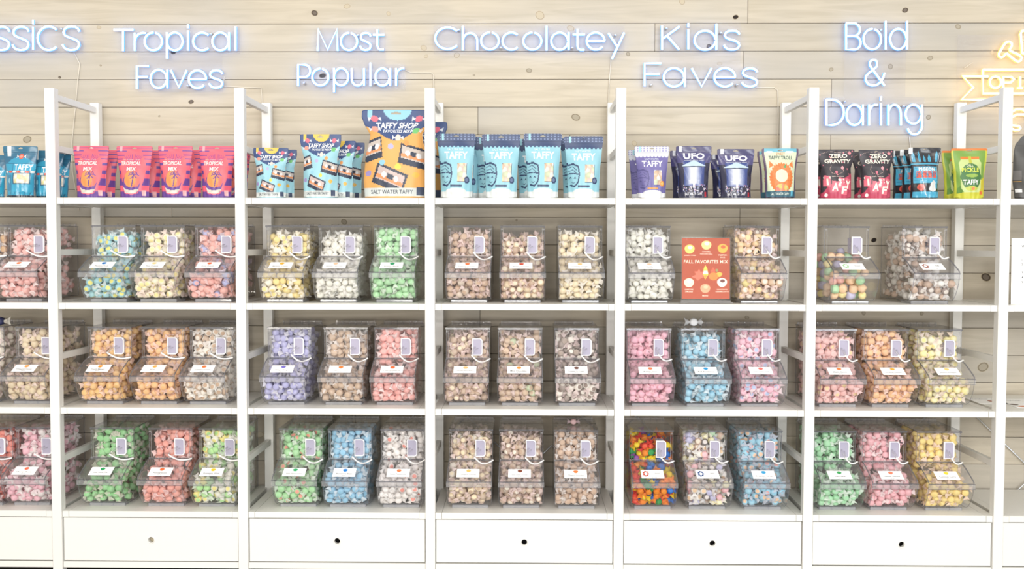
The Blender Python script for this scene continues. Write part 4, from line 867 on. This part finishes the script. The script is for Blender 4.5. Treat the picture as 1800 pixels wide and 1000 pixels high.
def art_zero():
    A = Art((44, 38, 46), 1.4); A.poly([(0, 0), (1, 0), (1, .52), (.8, .44), (.62, .40), (.4, .30), (.22, .28), (.08, .14), (0, .1)], (196, 60, 90)); rg = np.random.default_rng(9)
    for _ in range(16): A.ell(rg.uniform(.05, .95), rg.uniform(.45, .97), .016, .012, (236, 120, 140))
    A.ell(.46, .535, .045, .032, (240, 120, 140)); A.ell(.66, .62, .05, .036, (244, 160, 170)); A.ell(.86, .92, .04, .028, (240, 140, 150))
    A.line([(.3, .66), (.24, .60), (.3, .52), (.5, .48), (.68, .54), (.7, .62)], .004, (210, 170, 160)); A.line([(.05, .9), (.3, .96), (.6, .93), (.9, .97)], .004, (190, 160, 150))
    for u, v in ((.16, .36), (.40, .25), (.60, .32), (.70, .19), (.84, .30)): A.poly([(u - .11, v - .11), (u + .10, v - .12), (u + .11, v + .09), (u - .09, v + .11)], (240, 110, 130))
    A.ell(.14, .07, .05, .035, (244, 236, 230))
    return A, [('ZERO', .55, .865, .5, .085, (240, 232, 214), 0, .03), ('GRAVITY', .52, .755, .78, .085, (240, 232, 214), 0, .03), ('T', .16, .355, .2, .17, (246, 238, 222), -.1, .04), ('A', .40, .235, .2, .16, (246, 238, 222), .1, .04), ('F', .60, .32, .2, .15, (246, 238, 222), 0, .04),
               ('F', .70, .17, .2, .15, (246, 238, 222), .1, .04), ('Y', .85, .28, .2, .16, (246, 238, 222), .2, .04), ('salt water', .5, .45, .4, .03, (226, 210, 200), 0, 0)]
def art_pigeon():
    A = Art((28, 28, 34), 1.55); cy = (70, 176, 214)
    for u, w, h in ((.12, .10, .93), (.30, .08, .94), (.45, .08, .86), (.62, .09, .88), (.86, .09, .95)):
        A.poly([(u - w / 2, .72), (u - w / 2, h - .08), (u - w / 5, h - .04), (u, h), (u + w / 5, h - .04), (u + w / 2, h - .08), (u + w / 2, .72)], cy)
        A.line([(u, .73), (u, h - .06)], .004, (30, 90, 120))
    A.rec(0, 1, .665, .69, cy); A.rec(.06, .94, .30, .63, cy); A.rec(.03, .97, .625, .64, (20, 60, 84))
    for v in (.36, .42, .48, .54, .60): A.line([(.08, v), (.92, v)], .003, (40, 130, 170))
    A.ell(.28, .22, .13, .065, (226, 82, 62)); A.ell(.25, .22, .05, .04, (190, 60, 52)); A.poly([(.55, .17), (.62, .31), (.74, .36), (.84, .30), (.82, .16), (.7, .13)], (236, 234, 230)); A.rec(.8, .9, .2, .3, cy); A.rec(.04, .96, .02, .14, cy)
    for i in range(4): A.rec(.14 + i * .19, .29 + i * .19, .41, .53, (228, 84, 60))
    A.rec(.0, .12, .88, 1, (226, 230, 232)); A.line([(.3, .4), (.42, .1), (.5, .02)], .008, (226, 232, 236)); A.line([(.95, .9), (.93, .5), (.97, .1)], .010, (190, 196, 204))  # pale strokes are gloss highlights painted into the print
    return A, [('PIGEON', .5, .575, .58, .06, (244, 240, 232), 0, .03), ('POOP', .5, .47, .7, .085, (60, 120, 160), 0, -.01)]
def art_pickle():
    A = Art((206, 208, 60), 1.42); A.rec(.05, .95, .04, .97, (122, 166, 62)); A.put(GV > .955, (236, 124, 40)); A.put((GV < .2 + .25 * (GU - .5) * 2) & (GU > .55), (222, 206, 40)); A.rec(.03, .97, 0, .12, (208, 206, 50)); A.poly([(.05, .2), (.25, .3), (.2, .12), (.05, .1)], (90, 140, 50))
    A.poly([(.24, .78), (.76, .78), (.84, .70), (.84, .22), (.74, .12), (.26, .12), (.16, .22), (.16, .70)], (206, 222, 140)); A.rec(.23, .77, .78, .835, (238, 128, 44)); A.rec(.46, .54, .70, .84, (196, 196, 60))
    A.ell(.5, .43, .32, .27, (62, 118, 56)); A.ell(.5, .43, .35, .12, (62, 118, 56)); A.ell(.52, .455, .2, .035, (150, 186, 70)); A.ell(.5, .2, .2, .05, (198, 208, 70)); A.ell(.55, .2, .05, .035, (238, 128, 44)); A.rec(.78, .9, .08, .15, (238, 110, 50))
    return A, [('DILL', .47, .66, .2, .05, (236, 236, 200), 0, .01), ('PICKLE', .48, .57, .52, .085, (206, 214, 80), 0, .02), ('TAFFY', .48, .325, .5, .10, (250, 250, 240), 0, .03)]
def art_black():
    A = Art((72, 70, 68), 1.3); g = (226, 190, 80)
    A.rec(0, 1, .84, .85, (58, 56, 55)); A.poly([(.28, .70), (.33, .76), (.38, .71), (.46, .69), (.44, .67), (.33, .70)], g); A.poly([(.38, .79), (.50, .76), (.56, .70), (.46, .70)], g); A.rec(.2, .32, .52, .565, g); A.rec(.225, .31, .53, .555, (72, 70, 68)); A.rec(.31, .80, .55, .625, g); A.rec(.325, .785, .56, .615, (72, 70, 68))
    A.ell(.36, .42, .13, .085, g); A.ell(.36, .39, .11, .07, g); A.ell(.68, .42, .13, .085, g); A.rec(.28, .8, .275, .283, g); A.rec(.28, .8, .20, .208, g); A.ell(.52, .11, .17, .05, g); A.ell(.52, .11, .15, .04, (72, 70, 68))
    A.rec(0, .12, .30, .45, (110, 106, 104)); A.rec(0, .12, .27, .285, (190, 140, 60)); A.rec(.01, .12, .1, .16, (236, 236, 236))
    return A, [('OR', .44, .588, .18, .05, g, 0, .01), ('SALT', .48, .242, .36, .05, g, 0, .03)]
DES = {'teal': (art_teal, PRINT_GLOSS), 'trop': (art_trop, PRINT), 'shop0': (art_shop((164, 220, 234), (246, 206, 80), 0), PRINT), 'shop2': (art_shop((246, 178, 92), (150, 214, 236), 2), PRINT),
       'blue': (art_blue((154, 214, 230), (44, 62, 100), (52, 70, 112), (50, 66, 104), (236, 240, 238), 11), PRINT), 'purp': (art_blue((116, 108, 172), (82, 76, 136), (232, 234, 244), (246, 150, 60), (240, 240, 242), 12), PRINT),
       'ufo': (art_ufo, PRINT_GLOSS), 'troll': (art_troll, PRINT), 'zero': (art_zero, PRINT), 'pigeon': (art_pigeon, PRINT_GLOSS), 'pickle': (art_pickle, PRINT), 'black': (art_black, PRINT)}
ARTC = {}
def pouch_map(W, H, D, prof, seed):
    rg = np.random.default_rng(seed); ph = rg.uniform(0, 6, 6); pv = np.array([p[0] for p in prof]); ph_ = np.array([p[1] for p in prof])
    def fn(u, v, side, lift=0.0):
        u = np.asarray(u, float); v = np.asarray(v, float); s = 2 * u - 1
        hw = W / 2 * np.interp(v, pv, ph_) * (1 + 0.008 * np.sin(9 * v + ph[0]))
        t = D * np.clip(np.interp(v, [0, .12, .35, .65, .84, .9, 1], [.82, .98, 1, .62, .14, .05, .03]), 0, 1)
        lens = np.clip(1 - np.abs(s) ** 2.4, 0, 1) ** 0.85
        wr = 0.0022 * np.sin(5 * s + 7 * v + ph[1]) * np.sin(11 * v + ph[2]) + 0.0012 * np.sin(16 * s * (1.2 - v) + ph[3]) * np.clip(1 - v, 0, 1) + 0.0016 * np.sin(4 * s + ph[4]) * np.clip((v - .8) * 5, 0, 1)
        x = s * hw; y = (-t * 0.62 * lens - 0.0012 - lift if side < 0 else t * 0.38 * lens + 0.0012) + wr * (1 if True else 0)
        z = v * H * (1 - 0.012 * np.clip((np.abs(s) - .90) * 10, 0, 1) ** 2 * (v > .9)) + 0.004 * np.abs(s) ** 2 * (v < .02)
        return x, y + 0.10 * z * 0.25, z
    return fn
def pouch_mesh(design, W, H, D, prof, seed, hole=True):
    if design not in ARTC: ARTC[design] = DES[design][0]()
    A, texts = ARTC[design]; fn = pouch_map(W, H, D, prof, seed)
    ue, ve = np.meshgrid(np.linspace(0, 1, NU + 1), np.linspace(0, 1, NV + 1)); nvt = (NU + 1) * (NV + 1)
    x, y, z = fn(ue, ve, -1); xb, yb2, zb3 = fn(ue, ve, 1)
    V = np.concatenate([np.stack([x, y, z], -1).reshape(-1, 3), np.stack([xb, yb2, zb3], -1).reshape(-1, 3)])
    i = np.arange(nvt).reshape(NV + 1, NU + 1); q = np.stack([i[:-1, :-1], i[:-1, 1:], i[1:, 1:], i[1:, :-1]], -1)
    keep = np.ones((NV, NU), bool)
    if hole: keep &= ~((np.abs(GU - .5) < .075) & (np.abs(GV - .955) < .009) | (np.abs(GU - .5) < .028) & (np.abs(GV - .962) < .016))
    qf = q[keep]; qb = (q[keep] + nvt)[:, ::-1]
    col = lin(A.c * 0.79 + 13); cf = col[keep]; cb = np.tile(lin(A.c.reshape(-1, 3).mean(0) * .9), (len(qb), 1))
    # joined rims: sides, top, gusset bottom
    side = []
    for a_ in (i[:, 0], i[:, -1], i[-1, :], i[0, :]):
        side.append(np.stack([a_[:-1], a_[1:], a_[1:] + nvt, a_[:-1] + nvt], -1))
    qs = np.concatenate(side); cs = np.concatenate([col[:, 0], col[:, -1], col[-1, :], col[0, :]])
    Q = np.concatenate([qf, qb, qs]); C = np.concatenate([cf, cb, cs])
    T = np.concatenate([Q[:, [0, 1, 2]], Q[:, [0, 2, 3]]]); C2 = np.concatenate([C, C])
    me = tri_mesh('pouch_body', V, T, np.zeros(len(T), int), C2, [DES[design][1]])
    words = []
    for s, cu, cv, wmax, h, c, sh, bold in texts:
        v, f, ext = text_geo(s, sh, bold); kx = wmax / ext[0]; ky = h / ext[1]
        px, py, pz = fn(np.clip(cu + v[:, 0] * kx, 0.01, .99), np.clip(cv + v[:, 1] * ky, .005, .995), -1, 0.0011)
        fs = [(fc[0], fc[j], fc[j + 1]) for fc in f for j in range(1, len(fc) - 1)]
        words.append(tri_mesh('lettering', np.stack([px, py, pz], -1), np.array(fs), np.zeros(len(fs), int), np.tile(lin(np.array(c) * 0.92), (len(fs), 1)), [DES[design][1]]))
    return me, words
STD = [(0, .80), (.12, .80), (.5, .84), (.8, .95), (.9, 1), (1, 1)]
WAIST = [(0, .84), (.15, .83), (.45, .84), (.62, .82), (.78, .93), (.9, 1), (1, 1)]
BIGW = [(0, .92), (.2, .94), (.5, .88), (.64, .79), (.72, .76), (.84, .93), (.93, 1), (1, .99)]
BAGP = [(0, .92), (.3, 1), (.75, .98), (.86, .9), (1, .62)]
POUCHMESH = {}
def pouch(design, xl, xr, top, Y, label, group, D=0.055, prof=STD, rz=0.0, hole=True, cat='candy pouch'):
    c = at((xl + xr) / 2, 348, Y); W = at(xr, 300, Y).x - at(xl, 300, Y).x; H = at((xl + xr) / 2, top, Y).z - SHZ[0]
    key = (design, D)
    if key not in POUCHMESH: POUCHMESH[key] = (pouch_mesh(design, W, H, D, prof, len(POUCHMESH) + 1, hole), W, H)
    (me, tm), W0, H0 = POUCHMESH[key]
    r = empty('candy_pouch' if cat == 'candy pouch' else 'snack_bag', (c.x, Y, SHZ[0] + 0.0006), rz); r.scale = (W / W0, 1, H / H0)
    tag(r, label, cat, group); link('pouch_body', me, r)
    for t_ in tm: link('lettering', t_, r)
    return r
g_t = 'teal storefront pouches'; g_p = 'pink and purple pouches'; g_s = 'cassette-print pouches'; g_b = 'pale blue emblem pouches'; g_k = 'pouches on the kids shelf'; g_d = 'pouches on the daring shelf'
for n_, (xl, xr, tp, Y) in enumerate(((7.4, 66, 257, .06), (56, 112, 264.5, .11), (78, 125, 271.5, .16), (-40, 15, 273, .12))):
    pouch('teal', xl, xr, tp, Y, ['glossy teal storefront-print pouch, frontmost, fully in view', 'teal storefront-print pouch half hidden by the first white post', 'teal storefront-print pouch peeking out beyond the first white post', 'teal storefront-print pouch cut by the picture edge'][n_], g_t, rz=[.05, .1, -.05, -.08][n_])
o4 = ['first', 'second', 'third', 'fourth']
for i, (xl, xr, tp) in enumerate(((130, 191.6, 256.5), (205.4, 268.4, 257), (279, 338.6, 256.5), (350, 413, 257))):
    pouch('trop', xl, xr, tp, .06 + .003 * i, f'pink and purple striped palm-print pouch, {o4[i]} of the front row', g_p, rz=[.02, 0, .03, -.02][i])
    pouch('trop', xl + 17 + i * 2, xr + 17 + i * 2, tp + 7.5, .15, f'shaded pink and purple pouch behind the {o4[i]} front one', g_p, rz=-.03)
pouch('trop', 218, 276, 268, .235, 'pink and purple pouch at the very back of its row', g_p)
pouch('trop', 384, 440, 268, .22, 'pink and purple pouch seen past the second white post', g_p)
pouch('shop0', 446, 507, 260, .06, 'small light blue cassette-print pouch with yellow half circle, in front', g_s, prof=WAIST, rz=.04)
pouch('shop0', 463, 522, 263, .14, 'small light blue cassette-print pouch tucked behind its twin', g_s, prof=WAIST)
pouch('shop0', 528, 599.4, 236, .06, 'medium light blue cassette-print pouch with yellow half circle, in front', g_s, D=.062, prof=WAIST)
pouch('shop0', 558, 626, 248, .14, 'medium light blue cassette-print pouch, second of the leaning three', g_s, D=.062, prof=WAIST, rz=-.12)
pouch('shop0', 576, 641, 251, .22, 'medium light blue cassette-print pouch, hindmost of the three', g_s, D=.062, prof=WAIST, rz=-.08)
pouch('shop2', 636, 757, 193, .07, 'very large orange cassette-print pouch with navy top, in front', g_s, D=.085, prof=BIGW)
pouch('shop2', 676, 786, 214, .22, 'large orange cassette-print pouch half hidden behind the third post', g_s, D=.085, prof=BIGW)
for i, (xl, xr, tp, Y) in enumerate(((768, 836, 235, .06), (847, 914.8, 236, .062), (920.5, 987.6, 235, .06), (991, 1059.8, 239.5, .064))):
    pouch('blue', xl, xr, tp, Y, f'pale blue pouch with navy top and candy window, {o4[i]} in front', g_b, rz=[.02, -.02, .03, -.03][i])
for i, (xl, xr, tp) in enumerate(((784, 846, 240), (834, 898, 242), (906, 968, 244.5), (984, 1044, 243))):
    pouch('blue', xl, xr, tp, .16, f'pale blue pouch standing behind the {o4[i]} front one', g_b, rz=.05)
pouch('purp', 1115, 1176, 257.6, .06, 'purple pouch with white scalloped top, in front', g_k)
pouch('purp', 1104, 1164, 264, .13, 'purple pouch with white top, peeking out behind its twin', g_k)
pouch('ufo', 1187.6, 1250, 257, .06, 'dark blue flying-saucer pouch beside the purple pouches', g_k, rz=-.05)
pouch('ufo', 1177, 1236, 265, .14, 'dark blue flying-saucer pouch hidden behind the first saucer pouch', g_k)
pouch('ufo', 1260, 1326, 262, .06, 'dark blue flying-saucer pouch next to the orange furry-print pouch', g_k, rz=.03)
pouch('ufo', 1247, 1305, 272, .14, 'dark blue flying-saucer pouch hidden behind the second saucer pouch', g_k, rz=.08)
pouch('troll', 1339, 1403, 261, .06, 'orange furry-print pouch with pale green top, in front', g_k)
pouch('troll', 1331, 1390, 266, .13, 'orange furry-print pouch hidden behind its twin', g_k)
pouch('zero', 1437, 1501, 262.7, .06, 'black and crimson planet-print pouch beside the fifth white post', g_d, prof=WAIST)
pouch('zero', 1424, 1480, 264, .14, 'black and crimson pouch mostly hidden by the fifth white post', g_d, prof=WAIST)
pouch('zero', 1508.7, 1570, 263.3, .06, 'black and crimson planet-print pouch beside the skyline pouches', g_d, prof=WAIST)
pouch('zero', 1497, 1552, 267, .14, 'black and crimson pouch between and behind its two twins', g_d, prof=WAIST)
pouch('pigeon', 1596, 1653, 259.6, .06, 'glossy black and cyan skyline pouch, foremost of three', g_d, prof=WAIST, D=.06)
pouch('pigeon', 1581, 1637, 263, .13, 'black and cyan skyline pouch, middle of three', g_d, prof=WAIST, D=.06)
pouch('pigeon', 1565.5, 1620, 265, .20, 'black and cyan skyline pouch, hindmost of three', g_d, prof=WAIST, D=.06)
pouch('pickle', 1671, 1734, 261, .06, 'green and yellow pickle-jar pouch with orange top, in front', g_d, rz=-.05)
pouch('pickle', 1654, 1712, 265, .13, 'green and yellow pickle-jar pouch peeking out behind its twin', g_d)
pouch('black', 1780, 1862, 238.5, .08, 'tall matt black snack bag with gold print past the last post', 'snack bags', D=.07, prof=BAGP, hole=False, cat='snack bag')

# ------------------------------------------------------------------ acrylic sign, papers, loose candies
def flat_text(s, cx, cz, wmax, h, bold=.015, y=0.0, plane=None):
    v, f, ext = text_geo(s, 0, bold); k = min(wmax / ext[0], h / ext[1]); m = MB()
    m.add([(plane(cx + a * k, cz + b * k) if plane else (cx + a * k, y, cz + b * k)) for a, b in v], [tuple(reversed(q)) if False else q for q in f]); return m
Ys = 0.075; c = at(1240.5, 528, Ys); sg = empty('sign_holder', (c.x, Ys, SHZ[1] + 0.0015), 0, -0.035); tag(sg, 'clear acrylic stand with an orange autumn candy poster between two bins', 'sign holder')
sc_ = F_PX / (Ys - CY); SW = 87 / sc_; SH = at(1240, 417, Ys).z - SHZ[1]
m = MB(); m.box(-SW / 2 - .004, SW / 2 + .004, -.03, .06, 0, .006); m.box(-SW / 2, SW / 2, -.008, .012, .0062, .014); m.build('stand_base', LIP, sg)
m = MB(); m.box(-SW / 2, SW / 2, .0022, .0045, .0142, SH); m.box(-SW / 2, SW / 2, -.0045, -.0028, .0142, SH); m.build('clear_panel', ACRYL, sg)
iw, iz0, iz1 = SW / 2 - .004, .020, SH - .005
m = MB(); m.box(-iw, iw, -.0006, .0006, iz0, iz1); ins = m.build('poster', pbr('poster_orange', (178, 84, 56), .6, .3, .03, 20), sg)
CREAM = pbr('poster_cream', (250, 236, 214), .6); ih = iz1 - iz0
def P_(u, v): return (-iw + 2 * iw * u, iz0 + ih * v)
for s, u, v, wd_, h in (('FALL FAVORITES MIX', .5, .612, .92, .045), ('CANDY CORN', .17, .715, .24, .022), ('CARAMEL', .51, .777, .18, .02), ('POPCORN BALL', .51, .738, .26, .02), ('PUMPKIN', .85, .72, .17, .02), ('SPICE', .85, .683, .1, .02),
                        ('CAMPFIRE', .15, .155, .18, .02), ("S'MORES", .15, .118, .16, .02), ('MAPLE', .49, .05, .12, .022), ('CHOCOLATE', .84, .155, .22, .02), ('CARAMEL LATTE', .84, .118, .27, .02)):
    q = P_(u, v); flat_text(s, q[0], q[1], wd_ * 2 * iw, h * ih * 1.25, .004, -.0009).build('lettering', CREAM, ins)
def blob(pts, col, y=-.0009, name='candy_picture'):
    m = MB(); q = [P_(u, v) for u, v in pts]; m.add([(x, y, z) for x, z in q], [tuple(range(len(q)))]); m.build(name, icon_mat(col), ins)
def circ(u, v, ru, rv, n=14, w=0.0): return [(u + ru * (1 + w * math.sin(3 * a)) * math.cos(a), v + rv * math.sin(a)) for a in [2 * math.pi * i / n for i in range(n)]]
for u, v, c1, c2 in ((.16, .82, (246, 206, 100), (252, 244, 220)), (.51, .885, (240, 200, 130), (254, 250, 240)), (.85, .83, (244, 170, 50), (200, 90, 30)), (.15, .265, (250, 226, 190), (254, 248, 238)), (.49, .17, (226, 160, 120), (236, 190, 150)), (.84, .27, (250, 232, 214), (110, 50, 40))):
    blob(circ(u, v, .105, .075, w=.05), c1); blob(circ(u + .01, v + .025, .05, .028), c2, -.0012)
blob([(.20, .36), (.30, .40), (.26, .45), (.33, .45), (.36, .50), (.39, .44), (.46, .46), (.44, .40), (.47, .36), (.40, .34), (.33, .30), (.28, .34)], (226, 110, 80), name='leaf_picture')
blob([(.60, .46), (.65, .52), (.70, .47), (.68, .43), (.62, .43)], (220, 90, 50), name='leaf_picture'); blob(circ(.78, .40, .06, .04, w=.2), (240, 180, 60), name='leaf_picture')
blob(circ(.66, .37, .10, .065), (240, 130, 40), name='pumpkin_picture'); blob(circ(.73, .47, .03, .025), (150, 140, 80), name='leaf_picture')
blob([(.43, .40), (.455, .50), (.49, .555), (.53, .50), (.555, .40), (.49, .32)], (250, 200, 70), name='candy_corn_picture'); blob([(.44, .41), (.455, .46), (.53, .46), (.55, .41)], (252, 246, 232), -.0012, 'candy_corn_picture'); blob([(.46, .39), (.53, .39), (.495, .33)], (240, 150, 60), -.0012, 'candy_corn_picture')

PAPER = pbr('paper_white', (250, 249, 246), .6); INKB = pbr('print_black', (50, 48, 48), .7)
Yp = 0.07; c = at(1830, 534, Yp); pp = empty('paper_notice', (c.x, Yp, SHZ[1] + .0005), 0, 0); tag(pp, 'white paper notice with a numbered list, standing past the last post', 'notice')
sc_ = F_PX / (Yp - CY); x0 = at(1783, 420, Yp).x - c.x; x1 = -x0; zt = at(1786, 419, Yp).z - SHZ[1]
m = MB(); m.add([(x0 - .012, -.008, 0), (x1 + .012, -.008, 0), (x1 - .002, 0.022, zt), (x0, 0.022, zt), (x0 - .012, -.006, 0), (x1 + .012, -.006, 0), (x1 - .002, 0.024, zt), (x0, 0.024, zt)], [(0, 1, 2, 3), (7, 6, 5, 4), (0, 4, 5, 1), (1, 5, 6, 2), (2, 6, 7, 3), (3, 7, 4, 0)]); sheet = m.build('sheet', PAPER, pp)
m = MB(); m.box(x0 - .012, x1 + .012, -.006, .05, -.0, .004); m.build('stand_foot', LIP, pp)
def pl(a, b): return (a, -.0088 + .03 * b / zt, b)
for s, px_, py_, wd_, h in (('Welcome', 1812, 433.5, .09, .011), ('1.', 1799.5, 457, .012, .009), ('2.', 1799.5, 465, .012, .009), ('3.', 1799, 479, .012, .009), ('4.', 1798.5, 487.5, .012, .009), ('5.', 1798, 496, .012, .009)):
    q = at(px_, py_, Yp); flat_text(s, q.x - c.x, q.z - SHZ[1], wd_, h, .02, 0, pl).build('lettering', INKB, sheet)
# printed cards lying on the middle shelf near the last post
def lying(cxp, Y, w_, d_, rz, label, pics):
    c = at(cxp, 712, Y); o = empty('printed_card', (c.x, Y, SHZ[2] + .0006), rz); tag(o, label, 'card', 'cards lying on the middle shelf')
    m = MB(); m.box(-w_ / 2, w_ / 2, -d_ / 2, d_ / 2, 0, .0012); cd = m.build('sheet', PAPER, o)
    for (u, v, ru, rv, col) in pics:
        m = MB(); m.add([(u * w_ / 2 + ru * math.cos(a), v * d_ / 2 + rv * math.sin(a), .0016) for a in [i * math.pi / 6 for i in range(12)]], [tuple(range(12))]); m.build('picture', icon_mat(col), cd)
    v, f, ext = text_geo('Harvest Taffy Recipe', 0, 0.01); k = w_ * .6 / ext[0]; m = MB(); m.add([(a * k - w_ * .1, b * k * 2 + d_ * .3, .0016) for a, b in v], f); m.build('lettering', INKB, cd)
lying(1734, .28, .13, .17, -.05, 'white printed card lying behind the last front post', [(.2, -.1, .012, .018, (170, 100, 70)), (.5, -.2, .012, .015, (120, 90, 80))])
lying(1795, .22, .16, .24, .0, 'white printed card with orange pictures at the picture edge', [(-.7, -.35, .02, .02, (110, 96, 90)), (-.3, -.75, .04, .02, (222, 120, 70)), (.3, -.6, .03, .02, (200, 90, 60))])
# loose wrapped candies on lids
def loose(px, py, Y, z, cols, label, sc=1.25):
    c = at(px, py, Y); V, T, K = TPL; col = np.empty((len(T), 3)); col[:] = lin(cols[0]); col[K == 2] = lin(cols[1])
    V2 = V[:, [1, 0, 2]] * sc; V2[:, 2] -= V2[:, 2].min(); o = link('wrapped_taffy', tri_mesh('wrapped_taffy', V2, T, (K == 2).astype(int), col, [TAFFY, WRAP])); o.location = (c.x, Y, z); tag(o, label, 'candy')
loose(1219, 572, .27, SHZ[2] + HT + .005, [(246, 246, 246), (240, 240, 240)], 'white wrapped candy lying on the lid of the sky blue bin')
loose(1008, 742, .27, SHZ[3] + HT + .005, [(226, 190, 190), (220, 200, 205)], 'pinkish wrapped candy lying on a lid in the Chocolatey section', .9)
loose(0, 558, .2, SHZ[2] + HT + .005, [(56, 60, 96), (244, 238, 226)], 'white wrapped candy with navy top on a lid at the picture edge', 1.3)
